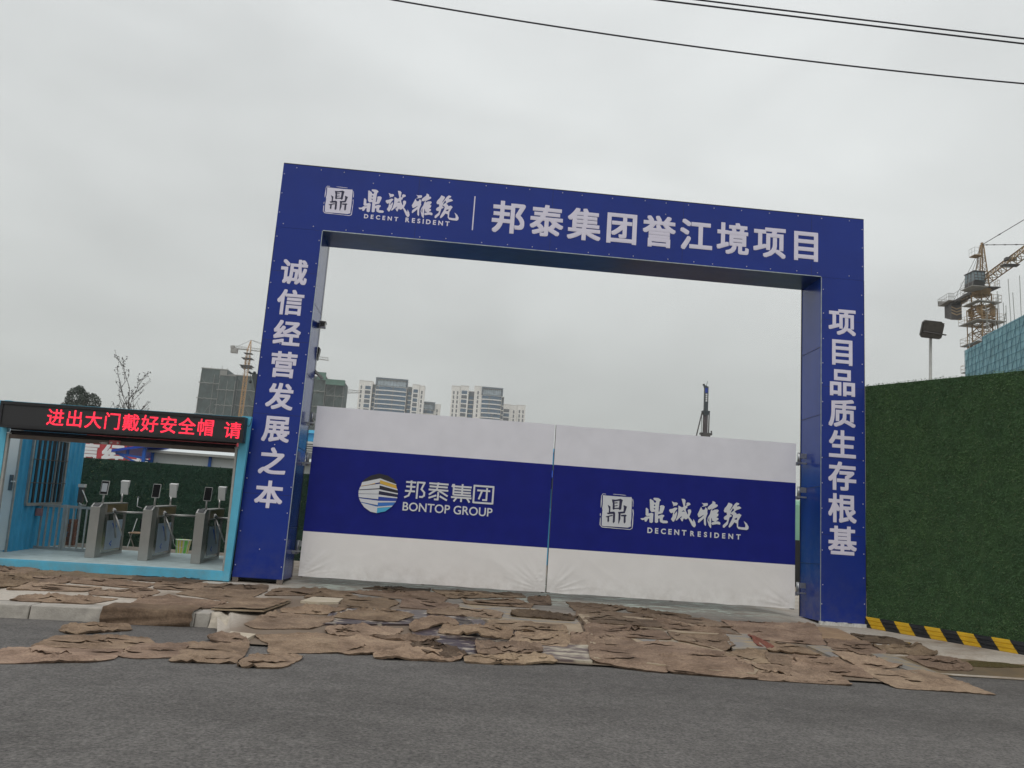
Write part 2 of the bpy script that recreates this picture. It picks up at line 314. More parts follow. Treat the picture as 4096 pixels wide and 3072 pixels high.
MATS = [
  ([[-3.586,-0.145],[-2.926,-0.085],[-2.798,-0.775],[-3.221,-0.841]], 'narrow brown burlap mat under the left end of the blue sill', 0.9),
  ([[-2.868,-0.161],[-1.453,-0.016],[-1.397,-0.615],[-2.728,-0.833]], 'long burlap mat directly in front of the middle of the blue sill', 0.85),
  ([[-1.436,0.062],[-0.352,0.127],[-0.484,-0.608],[-1.371,-0.599]], 'dark damp burlap mat below the right end of the blue sill', 0.62),
  ([[-3.155,-0.965],[-2.798,-0.816],[-2.26,-1.512],[-2.292,-1.964],[-2.436,-2.336]], 'crumpled burlap mat at the left picture edge behind the bare concrete strip', 0.85),
  ([[-2.721,-0.89],[-1.949,-0.65],[-1.943,-1.381],[-2.225,-1.545],[-2.558,-1.506]], 'burlap mat with a rolled right corner, second row from the sill', 0.92),
  ([[-1.915,-0.731],[-0.865,-0.885],[-0.93,-1.462],[-1.848,-1.325]], 'long smooth burlap mat in the second row, left of the dark damp one', 0.95),
  ([[-2.214,-1.61],[-1.356,-1.645],[-1.402,-2.047],[-2.239,-2.292]], 'light burlap mat just behind the bare concrete strip on the left pavement', 1.05),
  ([[-0.881,-0.838],[-0.232,-0.578],[-0.143,-1.327],[-0.695,-1.385]], 'small square burlap mat between the long smooth one and the left pillar', 0.95),
  ([[-1.293,-1.99],[-0.81,-1.344],[-0.555,-1.68],[-0.569,-2.304],[-1.235,-2.269]], 'burlap mat with a curled front hem between two pale concrete gaps', 0.95),
  ([[-1.854,-2.632],[-1.208,-2.55],[-0.796,-2.489],[-0.945,-3.009],[-1.777,-3.105]], 'pinkish burlap mat lying along the bare kerb top', 1.0),
  ([[-0.261,-0.478],[0.593,-0.245],[0.682,-0.762],[-0.177,-0.995]], 'dark burlap mat just below the feet of the left blue pillar', 0.72),
  ([[-0.159,-1.057],[0.719,-0.832],[0.636,-2.154],[-0.29,-1.703]], 'burlap mat with a dark scorched fold, in front of the left blue pillar', 0.9),
  ([[-0.498,-2.24],[-0.271,-2.007],[0.489,-2.253],[0.438,-2.815],[-0.507,-2.778]], 'burlap mat behind the covered kerbstone', 0.95),
  ([[-0.714,-4.186],[-0.745,-3.898],[-0.315,-3.468],[-0.127,-3.848],[-0.38,-4.25],[-0.533,-4.392]], 'small crumpled burlap rag alone on the road below the bare kerbstones', 0.95),
  ([[-0.579,-4.626],[-0.225,-4.487],[0.272,-4.451],[0.429,-4.76],[0.367,-5.211],[-0.446,-5.376]], 'wide flat burlap mat on the road, behind the leftmost tan one', 1.0),
  ([[-0.615,-5.819],[-0.561,-5.467],[0.33,-5.296],[0.41,-5.755],[0.293,-5.971],[-0.364,-6.304]], 'tan burlap mat on the road at the left picture edge, nearest the camera there', 1.12),
  ([[0.344,-4.909],[0.763,-4.725],[0.868,-5.482],[0.589,-5.64],[0.434,-5.612]], 'wrinkled burlap mat on the road touching the left side of the squarish one', 1.0),
  ([[0.764,-4.629],[1.326,-4.546],[1.445,-5.297],[1.453,-5.61],[0.931,-5.724]], 'squarish burlap mat with frayed hem on the road below the kerb end', 1.02),
  ([[1.512,-5.097],[1.943,-5.05],[1.964,-5.061],[1.945,-5.554],[1.884,-5.729],[1.536,-5.791]], 'isolated burlap mat on the asphalt with a ragged right end, nearest the camera', 1.05),
  ([[0.819,-4.134],[0.991,-4.076],[1.316,-4.438],[0.905,-4.389]], 'scrap of burlap partly under a pale plywood offcut beside the kerb end', 0.9),
  ([[0.852,-0.483],[1.394,-0.269],[1.483,-0.996],[0.811,-1.293]], 'burlap mat at the left foot of the left gate leaf, beside the pillar', 0.78),
  ([[1.398,-0.266],[1.766,-0.312],[2.072,-0.88],[1.375,-1.313]], 'small burlap mat second from the left pillar along the gate foot', 0.85),
  ([[2.053,0.24],[2.539,0.642],[3.095,0.658],[3.075,0.387],[2.57,0.159]], 'dark folded strip of burlap against the left gate leaf', 0.5),
  ([[1.896,-0.969],[2.534,-0.778],[2.728,-1.251],[2.532,-1.935],[1.925,-1.973]], 'rounded reddish burlap mat in the second row before the left gate leaf', 0.8),
  ([[1.782,-0.343],[3.129,0.31],[3.416,-0.208],[3.321,-0.808],[2.602,-0.726]], 'broad burlap mat in front of the middle of the left gate leaf', 0.82),
  ([[2.724,-0.775],[3.393,-0.948],[3.601,-1.33],[3.531,-1.625],[2.728,-1.612]], 'burlap mat with a torn pale seam in the middle of the second row', 0.85),
  ([[3.176,0.57],[4.063,0.826],[4.078,0.006],[3.465,-0.336]], 'burlap mat below the right half of the left gate leaf', 0.85),
  ([[4.031,0.722],[4.639,0.888],[4.704,0.397],[4.056,0.073]], 'thin burlap mat nearest the meeting edge of the two gate leaves', 0.8),
  ([[3.658,-0.683],[4.469,0.081],[4.721,-0.504],[4.627,-0.974],[3.7,-1.01]], 'burlap mat with one corner standing up', 0.85),
  ([[4.758,0.403],[5.101,0.392],[5.037,-0.358],[4.727,-0.448]], 'little crumpled burlap scrap under the gap between the gate leaves', 0.7),
  ([[1.274,-2.286],[1.619,-1.857],[2.06,-2.113],[1.862,-2.49],[1.302,-2.531]], 'sandy burlap mat with a small pale hole near the pillar side', 1.0),
  ([[3.128,-1.579],[3.919,-1.44],[4.227,-1.628],[4.154,-2.088],[3.121,-2.105]], 'rounded burlap mat in the centre with a pale sand spot', 0.92),
  ([[4.351,-1.478],[4.822,-1.372],[5.29,-1.503],[5.179,-1.937],[4.277,-1.887]], 'heavily crumpled dark burlap mat in the middle of the entrance', 0.62),
  ([[2.116,-2.229],[2.803,-2.147],[2.981,-2.323],[2.765,-2.849],[1.966,-2.796]], 'burlap mat with a frayed right end above the dark wet boards', 0.88),
  ([[1.222,-2.631],[1.947,-2.803],[1.995,-3.004],[1.767,-3.488],[1.22,-3.666],[1.055,-3.427]], 'large wrinkled burlap mat right of the kerb end', 0.97),
  ([[2.932,-3.005],[3.233,-2.375],[3.358,-2.272],[3.585,-2.789],[3.266,-2.998],[3.01,-3.428]], 'tented burlap mat standing up in the centre of the entrance', 0.95),
  ([[1.968,-3.222],[2.902,-3.188],[2.849,-3.573],[2.166,-3.847],[2.001,-3.698]], 'light tan burlap mat with a sagging back edge left of the tented one', 1.1),
  ([[3.976,-2.209],[4.993,-2.324],[4.988,-2.808],[3.883,-2.922]], 'grey brown burlap mat on the plywood left of the raised platform', 0.95),
  ([[3.309,-3.237],[3.384,-2.981],[4.226,-2.895],[4.237,-3.288],[4.164,-3.497],[3.312,-3.401]], 'burlap mat in front of the tented one, lying on wet plywood', 1.0),
  ([[4.258,-3.007],[4.956,-2.89],[4.95,-3.071],[4.257,-3.282]], 'narrow folded burlap strip on the plywood in the centre', 1.1),
  ([[4.193,-3.358],[4.957,-3.166],[4.841,-3.701],[4.15,-3.699]], 'pale burlap mat below the narrow folded strip', 1.08),
  ([[5.02,-2.87],[5.211,-2.851],[5.116,-3.472],[4.913,-3.495]], 'small burlap patch beside the long seam of the platform', 0.95),
  ([[1.308,-4.05],[1.97,-3.726],[2.17,-3.873],[2.25,-4.59],[1.632,-4.847],[1.546,-4.439]], 'large smooth burlap mat on the road edge left of the centre', 1.05),
  ([[2.176,-3.889],[2.53,-3.717],[3.014,-3.926],[3.05,-4.329],[2.692,-4.544],[2.397,-4.715],[2.256,-4.589]], 'thick folded burlap mat with a drooping front hem', 1.08),
  ([[2.534,-3.761],[3.04,-3.698],[3.352,-3.612],[3.162,-4.053],[2.98,-3.954]], 'twisted dark edged burlap mat between the smooth mats and the wet boards', 0.85),
  ([[2.684,-4.637],[3.028,-4.215],[3.616,-4.483],[3.431,-4.753],[2.717,-4.841]], 'pale burlap mat at the road edge under a crumpled heap', 1.1),
  ([[3.029,-4.239],[3.41,-4.082],[3.618,-4.407],[3.447,-4.676],[3.279,-4.574]], 'crumpled heap of dark burlap on top of a pale mat', 0.65),
  ([[3.738,-3.818],[4.513,-3.794],[4.485,-4.212],[3.738,-4.39]], 'rough shaggy burlap mat at the front of the wet boards', 0.92),
  ([[3.65,-4.527],[4.461,-4.273],[4.597,-4.45],[4.113,-4.698],[3.629,-4.729]], 'pale burlap strip lying on the asphalt in front of the shaggy mat', 1.1),
  ([[5.376,0.097],[5.901,0.048],[6.333,-0.142],[5.899,-0.712],[5.377,-0.835]], 'burlap mat below the left end of the right gate leaf', 0.75),
  ([[6.326,-0.173],[7.094,-0.487],[7.211,-0.631],[6.804,-0.9],[6.264,-0.553]], 'long thin burlap mat parallel to the right gate leaf', 0.72),
  ([[5.397,-0.955],[5.88,-0.81],[6.823,-0.83],[6.712,-1.453],[6.166,-1.342],[5.315,-1.481]], 'dusty burlap mat across the back of the platform', 0.8),
  ([[6.804,-0.937],[7.377,-0.801],[7.639,-1.511],[6.698,-1.507]], 'wedge shaped burlap mat at the back right of the platform', 0.85),
  ([[5.348,-1.726],[5.836,-1.606],[6.397,-1.608],[6.367,-2.153],[5.321,-2.111]], 'darker burlap mat with a gaping back edge on the platform', 0.7),
  ([[6.42,-1.552],[7.296,-1.595],[7.416,-2.297],[6.394,-2.249]], 'flat tyre marked burlap mat in the middle of the platform', 0.9),
  ([[5.315,-2.203],[5.652,-2.269],[6.279,-2.497],[6.227,-3.011],[5.533,-3.042],[5.215,-2.906]], 'burlap mat at the left of the platform with a bunched seam', 0.88),
  ([[6.38,-2.465],[7.14,-2.398],[7.031,-3.114],[6.743,-3.407],[6.334,-3.033]], 'burlap mat with a faint round print left of the blue grey bare patch', 0.92),
  ([[7.63,-0.894],[8.246,-0.89],[9.125,-0.684],[8.511,-2.462],[7.546,-2.274],[7.573,-1.645]], 'largest flat mud caked mat before the right pillar', 1.0),
  ([[7.546,-2.274],[7.67,-2.361],[7.615,-3.023],[7.385,-3.073]], 'small rust red rag', -1.0),
  ([[7.792,-2.448],[8.099,-2.812],[8.122,-3.241],[7.486,-3.146]], 'burlap mat right of the rust red rag', 0.98),
  ([[5.2,-3.066],[5.66,-3.042],[5.805,-3.765],[5.141,-3.578]], 'burlap mat at the left front of the platform behind the sagging one', 0.9),
  ([[5.767,-3.343],[6.336,-3.253],[6.73,-3.681],[6.234,-3.826],[5.808,-3.875]], 'burlap mat in the front middle of the platform with a long wavy front edge', 0.95),
  ([[5.139,-3.593],[5.793,-3.815],[5.913,-4.037],[5.769,-4.617],[5.52,-4.55],[5.039,-4.343]], 'burlap mat sagging over the front left corner of the platform', 0.92),
  ([[5.907,-3.944],[6.805,-3.899],[6.736,-4.684],[5.82,-4.605]], 'burlap mat hanging over the front lip of the platform, with a scratched white mark', 0.98),
  ([[6.815,-3.47],[7.419,-3.235],[7.201,-3.879],[6.715,-3.859]], 'burlap mat below the blue grey bare patch', 0.98),
  ([[7.398,-3.312],[7.646,-3.382],[7.603,-4.023],[7.228,-3.884]], 'small burlap mat with a diagonal crease right of the blue grey patch', 1.0),
  ([[6.805,-3.899],[7.185,-3.957],[7.847,-4.228],[7.756,-4.714],[6.77,-4.703]], 'long burlap mat over the front lip near the frayed tuft', 1.05),
  ([[7.628,-3.387],[8.261,-3.355],[8.182,-3.879],[7.613,-4.032]], 'burlap mat creased diagonally behind the frayed tuft', 1.0),
  ([[8.748,-1.999],[9.294,-2.057],[9.219,-2.746],[8.916,-2.929],[8.474,-2.859]], 'brown burlap mat with a pointed right tip below the right pillar', 0.88),
  ([[9.482,-1.288],[10.096,-1.199],[9.953,-2.067],[9.311,-2.051]], 'dark burlap mat on the pale concrete right of the right pillar', 0.62),
  ([[9.266,-2.337],[9.707,-2.27],[10.017,-2.603],[9.852,-2.76],[9.229,-2.753]], 'ruffled burlap mat on the right with an upright knot', 0.85),
  ([[9.443,-2.866],[10.025,-2.774],[10.195,-2.967],[10.148,-3.164],[9.567,-3.235]], 'burlap mat with a torn fringe beside the mud puddle', 0.85),
  ([[8.378,-3.034],[8.702,-3.005],[9.007,-3.525],[8.37,-3.89]], 'sandy burlap mat with torn lines left of the grey board', 1.08),
  ([[7.749,-3.291],[8.091,-3.284],[8.356,-3.893],[8.215,-4.308],[7.777,-4.236],[7.489,-3.909]], 'broad burlap mat right of centre of the far right slope', 1.02),
  ([[8.35,-3.905],[9.016,-3.823],[9.494,-3.552],[9.355,-4.744],[8.292,-4.707]], 'long pointed burlap mat at the far right tip on the asphalt', 1.1),
  ([[7.438,-4.031],[7.815,-4.5],[7.701,-4.712],[7.162,-4.686]], 'burlap mat with a frayed straw tuft on its front hem', 1.05),
]
BOARDS = [
  ([[1.868,-2.098],[3.553,-1.682],[3.772,-2.619],[1.911,-3.22]], 'dark wet formwork board behind the light tan mat', 'wet'),
  ([[3.63,-0.923],[4.411,-0.683],[5.245,-1.645],[5.242,-2.104],[3.872,-2.127],[3.119,-2.032]], 'grey blue plywood sheet around the crumpled dark mat', 'grey'),
  ([[2.925,-2.46],[3.932,-2.224],[4.371,-2.849],[4.163,-3.765],[3.02,-3.658]], 'dark wet formwork board splashed with pale cement in the centre', 'wet'),
  ([[2.93,-3.686],[4.206,-3.438],[4.239,-4.393],[3.67,-4.377],[2.991,-4.501]], 'dark wet formwork board at the front of the centre', 'wet'),
  ([[3.871,-2.151],[5.238,-2.129],[5.121,-3.471],[4.181,-3.777]], 'tan plywood sheet left of the platform seam', 'tan'),
  ([[4.143,-3.788],[5.122,-3.506],[5.014,-4.402],[4.309,-4.39]], 'cement smeared plywood sheet at the road edge left of the platform', 'smear'),
  ([[5.306,-1.423],[6.578,-1.33],[7.419,-2.338],[6.32,-2.467],[5.303,-2.117]], 'thick plywood board at the back of the platform', 'tan'),
  ([[5.304,-2.162],[6.391,-2.258],[6.999,-4.173],[6.747,-4.655],[5.039,-4.343]], 'thick plywood board at the front of the platform', 'tan'),
  ([[7.158,-2.292],[7.571,-2.207],[7.456,-3.14],[6.95,-3.351]], 'blue grey bare board patch with yellow stains on the platform', 'grey'),
  ([[5.727,-2.953],[6.381,-2.364],[6.322,-3.133],[5.872,-3.226]], 'pale grey board showing through near the platform centre', 'grey'),
  ([[8.709,-1.01],[9.555,-0.673],[9.268,-2.048],[8.647,-1.994]], 'orange brown bare plywood sheet before the right pillar', 'orange'),
  ([[8.2,-2.614],[8.472,-2.567],[8.708,-2.991],[8.245,-3.344]], 'grey board corner left of the pointed brown mat', 'grey'),
  ([[8.933,-2.923],[9.228,-2.831],[9.541,-3.497],[8.94,-3.956]], 'weathered grey board running down to the pointed mat', 'grey'),
  ([[1.019,-4.244],[1.023,-4.016],[1.309,-4.075],[1.27,-4.377]], 'pale plywood offcut lying on a burlap scrap beside the kerb end', 'pale'),
  ([[1.38,-1.722],[1.485,-1.297],[1.91,-1.267],[1.888,-1.615],[1.625,-1.76]], 'pale plywood sheet between the sandy mat and the gate', 'pale'),
]
BRUSH = [[[[6.743,1.71],[6.757,1.722],[6.81,1.693],[6.822,1.666],[6.854,1.665],[6.856,1.696],[6.817,1.713],[6.805,1.73],[6.816,1.746],[6.886,1.747],[6.921,1.732],[6.939,1.712],[6.916,1.688],[6.909,1.626],[6.905,1.518],[6.92,1.516],[6.931,1.6],[6.919,1.608],[6.95,1.629],[6.988,1.627],[7.009,1.609],[7.0,1.565],[6.974,1.495],[6.912,1.474],[6.898,1.472],[6.9,1.444],[6.959,1.47],[6.994,1.466],[7.01,1.452],[6.983,1.416],[6.982,1.374],[7.058,1.372],[7.077,1.352],[7.062,1.331],[6.993,1.325],[6.942,1.34],[6.932,1.363],[6.93,1.403],[6.903,1.398],[6.903,1.337],[6.874,1.321],[6.847,1.333],[6.841,1.511],[6.785,1.499],[6.758,1.529]],[[6.825,1.636],[6.848,1.622],[6.837,1.603],[6.819,1.611]],[[6.818,1.572],[6.848,1.566],[6.84,1.547],[6.822,1.555]]],[[[6.681,1.558],[6.697,1.568],[6.726,1.542],[6.734,1.472],[6.785,1.487],[6.818,1.475],[6.815,1.441],[6.813,1.331],[6.786,1.315],[6.754,1.326],[6.748,1.39],[6.729,1.386],[6.703,1.335],[6.681,1.329],[6.666,1.345],[6.674,1.361],[6.621,1.354],[6.596,1.377],[6.601,1.383],[6.651,1.39],[6.687,1.417],[6.75,1.424],[6.756,1.434],[6.706,1.426],[6.683,1.444]]],[[[7.13,1.709],[7.171,1.691],[7.216,1.694],[7.238,1.675],[7.217,1.645],[7.171,1.633],[7.154,1.619],[7.162,1.637]]],[[[7.087,1.556],[7.102,1.572],[7.143,1.581],[7.191,1.606],[7.226,1.603],[7.23,1.587],[7.201,1.551],[7.171,1.488],[7.182,1.492],[7.227,1.549],[7.229,1.506],[7.214,1.431],[7.175,1.364],[7.158,1.366],[7.125,1.404],[7.151,1.453],[7.159,1.521],[7.125,1.504],[7.097,1.53]]],[[[7.248,1.645],[7.312,1.616],[7.339,1.635],[7.298,1.764],[7.345,1.764],[7.37,1.739],[7.363,1.65],[7.401,1.64],[7.406,1.616],[7.378,1.601],[7.38,1.564],[7.413,1.502],[7.423,1.519],[7.412,1.576],[7.434,1.595],[7.469,1.587],[7.474,1.55],[7.442,1.464],[7.513,1.384],[7.515,1.435],[7.548,1.387],[7.563,1.334],[7.547,1.296],[7.527,1.295],[7.498,1.316],[7.425,1.446],[7.401,1.424],[7.37,1.418],[7.363,1.434],[7.342,1.426],[7.33,1.382],[7.313,1.384],[7.291,1.416],[7.283,1.439],[7.301,1.43],[7.317,1.472],[7.286,1.449],[7.226,1.388],[7.205,1.39],[7.231,1.445],[7.249,1.527]],[[7.307,1.542],[7.338,1.571],[7.366,1.549],[7.335,1.547]]],[[[7.386,1.693],[7.41,1.711],[7.448,1.7],[7.459,1.674],[7.405,1.643],[7.367,1.63],[7.39,1.666]]],[[[7.653,1.722],[7.681,1.714],[7.747,1.723],[7.765,1.71],[7.755,1.678],[7.717,1.665],[7.662,1.653],[7.658,1.658],[7.692,1.679]]],[[[7.644,1.65],[7.674,1.601],[7.708,1.607],[7.725,1.649],[7.76,1.618],[7.755,1.57],[7.762,1.544],[7.746,1.502],[7.733,1.46],[7.74,1.353],[7.73,1.329],[7.704,1.361],[7.699,1.458],[7.648,1.407],[7.611,1.375],[7.596,1.39],[7.606,1.431],[7.66,1.476],[7.697,1.512],[7.693,1.518],[7.625,1.473],[7.604,1.472],[7.586,1.518],[7.609,1.566]]],[[[7.847,1.766],[7.893,1.746],[7.897,1.712],[7.925,1.711],[7.941,1.688],[7.913,1.662],[7.844,1.624],[7.841,1.596],[7.886,1.62],[7.934,1.627],[7.956,1.611],[7.943,1.577],[7.922,1.562],[7.954,1.55],[7.948,1.516],[7.917,1.49],[7.956,1.476],[7.953,1.449],[7.925,1.434],[7.919,1.413],[7.933,1.424],[7.975,1.417],[7.992,1.398],[7.986,1.369],[7.927,1.376],[7.851,1.358],[7.833,1.377],[7.843,1.401],[7.891,1.414],[7.849,1.428],[7.841,1.455],[7.828,1.481],[7.831,1.313],[7.823,1.299],[7.789,1.337],[7.762,1.422],[7.768,1.476],[7.804,1.54],[7.817,1.595],[7.837,1.633],[7.795,1.613],[7.762,1.618],[7.763,1.652],[7.793,1.684],[7.838,1.722]],[[7.776,1.43],[7.791,1.498],[7.796,1.391]]],[[[8.127,1.758],[8.19,1.737],[8.198,1.717],[8.151,1.629],[8.161,1.627],[8.232,1.736],[8.267,1.769],[8.313,1.759],[8.313,1.739],[8.275,1.715],[8.279,1.699],[8.317,1.708],[8.356,1.68],[8.325,1.661],[8.27,1.64],[8.235,1.607],[8.271,1.583],[8.271,1.566],[8.32,1.583],[8.359,1.559],[8.328,1.502],[8.305,1.46],[8.303,1.359],[8.366,1.353],[8.429,1.354],[8.432,1.395],[8.403,1.46],[8.456,1.423],[8.488,1.372],[8.486,1.331],[8.458,1.312],[8.374,1.313],[8.311,1.319],[8.283,1.351],[8.278,1.411],[8.236,1.428],[8.192,1.365],[8.151,1.329],[8.136,1.347],[8.149,1.389],[8.203,1.5],[8.209,1.548],[8.166,1.572],[8.159,1.558],[8.188,1.54],[8.185,1.523],[8.15,1.507],[8.141,1.469],[8.122,1.387],[8.06,1.322],[8.036,1.327],[8.033,1.36],[8.052,1.382],[8.1,1.426],[8.106,1.46],[8.064,1.46],[8.046,1.489],[8.063,1.517],[8.104,1.544],[8.096,1.587],[8.061,1.585],[8.045,1.611],[8.059,1.653],[8.1,1.703]],[[8.238,1.489],[8.286,1.513],[8.28,1.475],[8.242,1.473]],[[8.207,1.67],[8.229,1.636],[8.178,1.589],[8.169,1.593]]]]
SEAL = {"base":[[[[5.929,1.728],[5.995,1.724],[6.227,1.722],[6.413,1.726],[6.433,1.703],[6.435,1.506],[6.438,1.372],[6.432,1.298],[6.435,1.231],[6.382,1.209],[6.195,1.208],[5.945,1.206],[5.932,1.226],[5.928,1.372],[5.935,1.471],[5.927,1.507],[5.933,1.569]]]],"glyph":[[[[6.085,1.666],[6.154,1.666],[6.241,1.686],[6.277,1.667],[6.266,1.623],[6.256,1.512],[6.232,1.492],[6.212,1.512],[6.146,1.507],[6.125,1.49],[6.106,1.507],[6.105,1.593]],[[6.134,1.634],[6.218,1.652],[6.219,1.589],[6.214,1.534],[6.142,1.524]]],[[[6.132,1.614],[6.175,1.622],[6.201,1.614],[6.176,1.606],[6.132,1.6]]],[[[6.134,1.563],[6.178,1.574],[6.2,1.566],[6.178,1.559],[6.135,1.549]]],[[[6.018,1.569],[6.069,1.542],[6.067,1.453],[6.133,1.463],[6.154,1.443],[6.156,1.297],[6.136,1.265],[6.119,1.282],[6.119,1.423],[6.029,1.41],[6.008,1.432],[6.043,1.439],[6.043,1.503]]],[[[5.993,1.371],[6.11,1.407],[6.114,1.389],[6.053,1.369],[6.056,1.296],[6.039,1.272],[6.025,1.294],[6.028,1.355],[6.013,1.357]]],[[[6.291,1.57],[6.303,1.582],[6.354,1.562],[6.321,1.449],[6.247,1.438],[6.248,1.346],[6.224,1.256],[6.216,1.283],[6.213,1.429],[6.202,1.462],[6.295,1.475],[6.301,1.546]]],[[[6.251,1.414],[6.341,1.426],[6.358,1.406],[6.338,1.392],[6.341,1.298],[6.32,1.272],[6.306,1.295],[6.305,1.393],[6.261,1.393]]]],"lines":[[[[5.981,1.749],[5.927,1.75],[5.906,1.714],[5.906,1.61],[5.905,1.512]],24],[[[6.103,1.756],[6.219,1.756],[6.33,1.751]],18],[[[6.412,1.732],[6.431,1.709]],14],[[[6.447,1.698],[6.457,1.643],[6.458,1.563]],22],[[[6.457,1.526],[6.469,1.447],[6.465,1.386],[6.463,1.3],[6.458,1.202],[6.421,1.18],[6.196,1.183],[5.94,1.189],[5.904,1.224],[5.904,1.346]],26],[[[5.9,1.422],[5.901,1.371]],20]]}
CIRC = [[[[1.839,1.651],[2.135,1.734],[2.424,1.645],[2.367,1.727],[2.263,1.787],[2.112,1.813],[1.981,1.772],[1.883,1.703]],"dark"],[[[1.84,1.647],[2.135,1.732],[2.136,1.667],[1.983,1.621],[1.828,1.585]],"white"],[[[1.828,1.585],[1.983,1.621],[2.054,1.648],[2.056,1.634],[1.822,1.576]],"gold"],[[[2.137,1.704],[2.41,1.637],[2.433,1.575],[2.138,1.648]],"gold"],[[[2.135,1.732],[2.413,1.652],[2.41,1.64],[2.137,1.704]],"white"],[[[1.819,1.572],[2.135,1.642],[2.138,1.568],[1.803,1.522]],"white"],[[[2.135,1.642],[2.437,1.575],[2.445,1.554],[2.137,1.615]],"white"],[[[2.136,1.612],[2.445,1.551],[2.451,1.511],[2.139,1.556]],"black"],[[[1.8,1.517],[2.139,1.566],[2.14,1.549],[1.8,1.513]],"black"],[[[1.798,1.509],[2.138,1.549],[2.133,1.472],[1.799,1.455]],"white"],[[[2.138,1.549],[2.452,1.505],[2.451,1.487],[2.138,1.522]],"white"],[[[2.138,1.519],[2.451,1.484],[2.449,1.441],[2.135,1.472]],"navy"],[[[1.8,1.448],[2.133,1.467],[2.135,1.384],[1.81,1.395]],"white"],[[[2.134,1.462],[2.449,1.439],[2.448,1.421],[2.135,1.427]],"white"],[[[2.135,1.424],[2.447,1.419],[2.437,1.375],[2.138,1.36]],"blue"],[[[1.811,1.388],[2.136,1.374],[2.135,1.36],[1.816,1.379]],"blue"],[[[1.816,1.379],[2.134,1.359],[2.136,1.284],[1.848,1.321]],"white"],[[[2.134,1.357],[2.434,1.373],[2.426,1.354],[2.134,1.329]],"white"],[[[2.135,1.327],[2.424,1.352],[2.389,1.298],[2.136,1.266]],"midblue"],[[[1.848,1.317],[2.135,1.274],[2.134,1.262],[1.855,1.309]],"midblue"],[[[1.855,1.309],[2.134,1.259],[2.133,1.154],[2.028,1.169],[1.918,1.234]],"white"],[[[2.134,1.262],[2.385,1.297],[2.372,1.276],[2.133,1.24]],"white"],[[[2.134,1.237],[2.367,1.272],[2.27,1.192],[2.133,1.154]],"cyan"]]
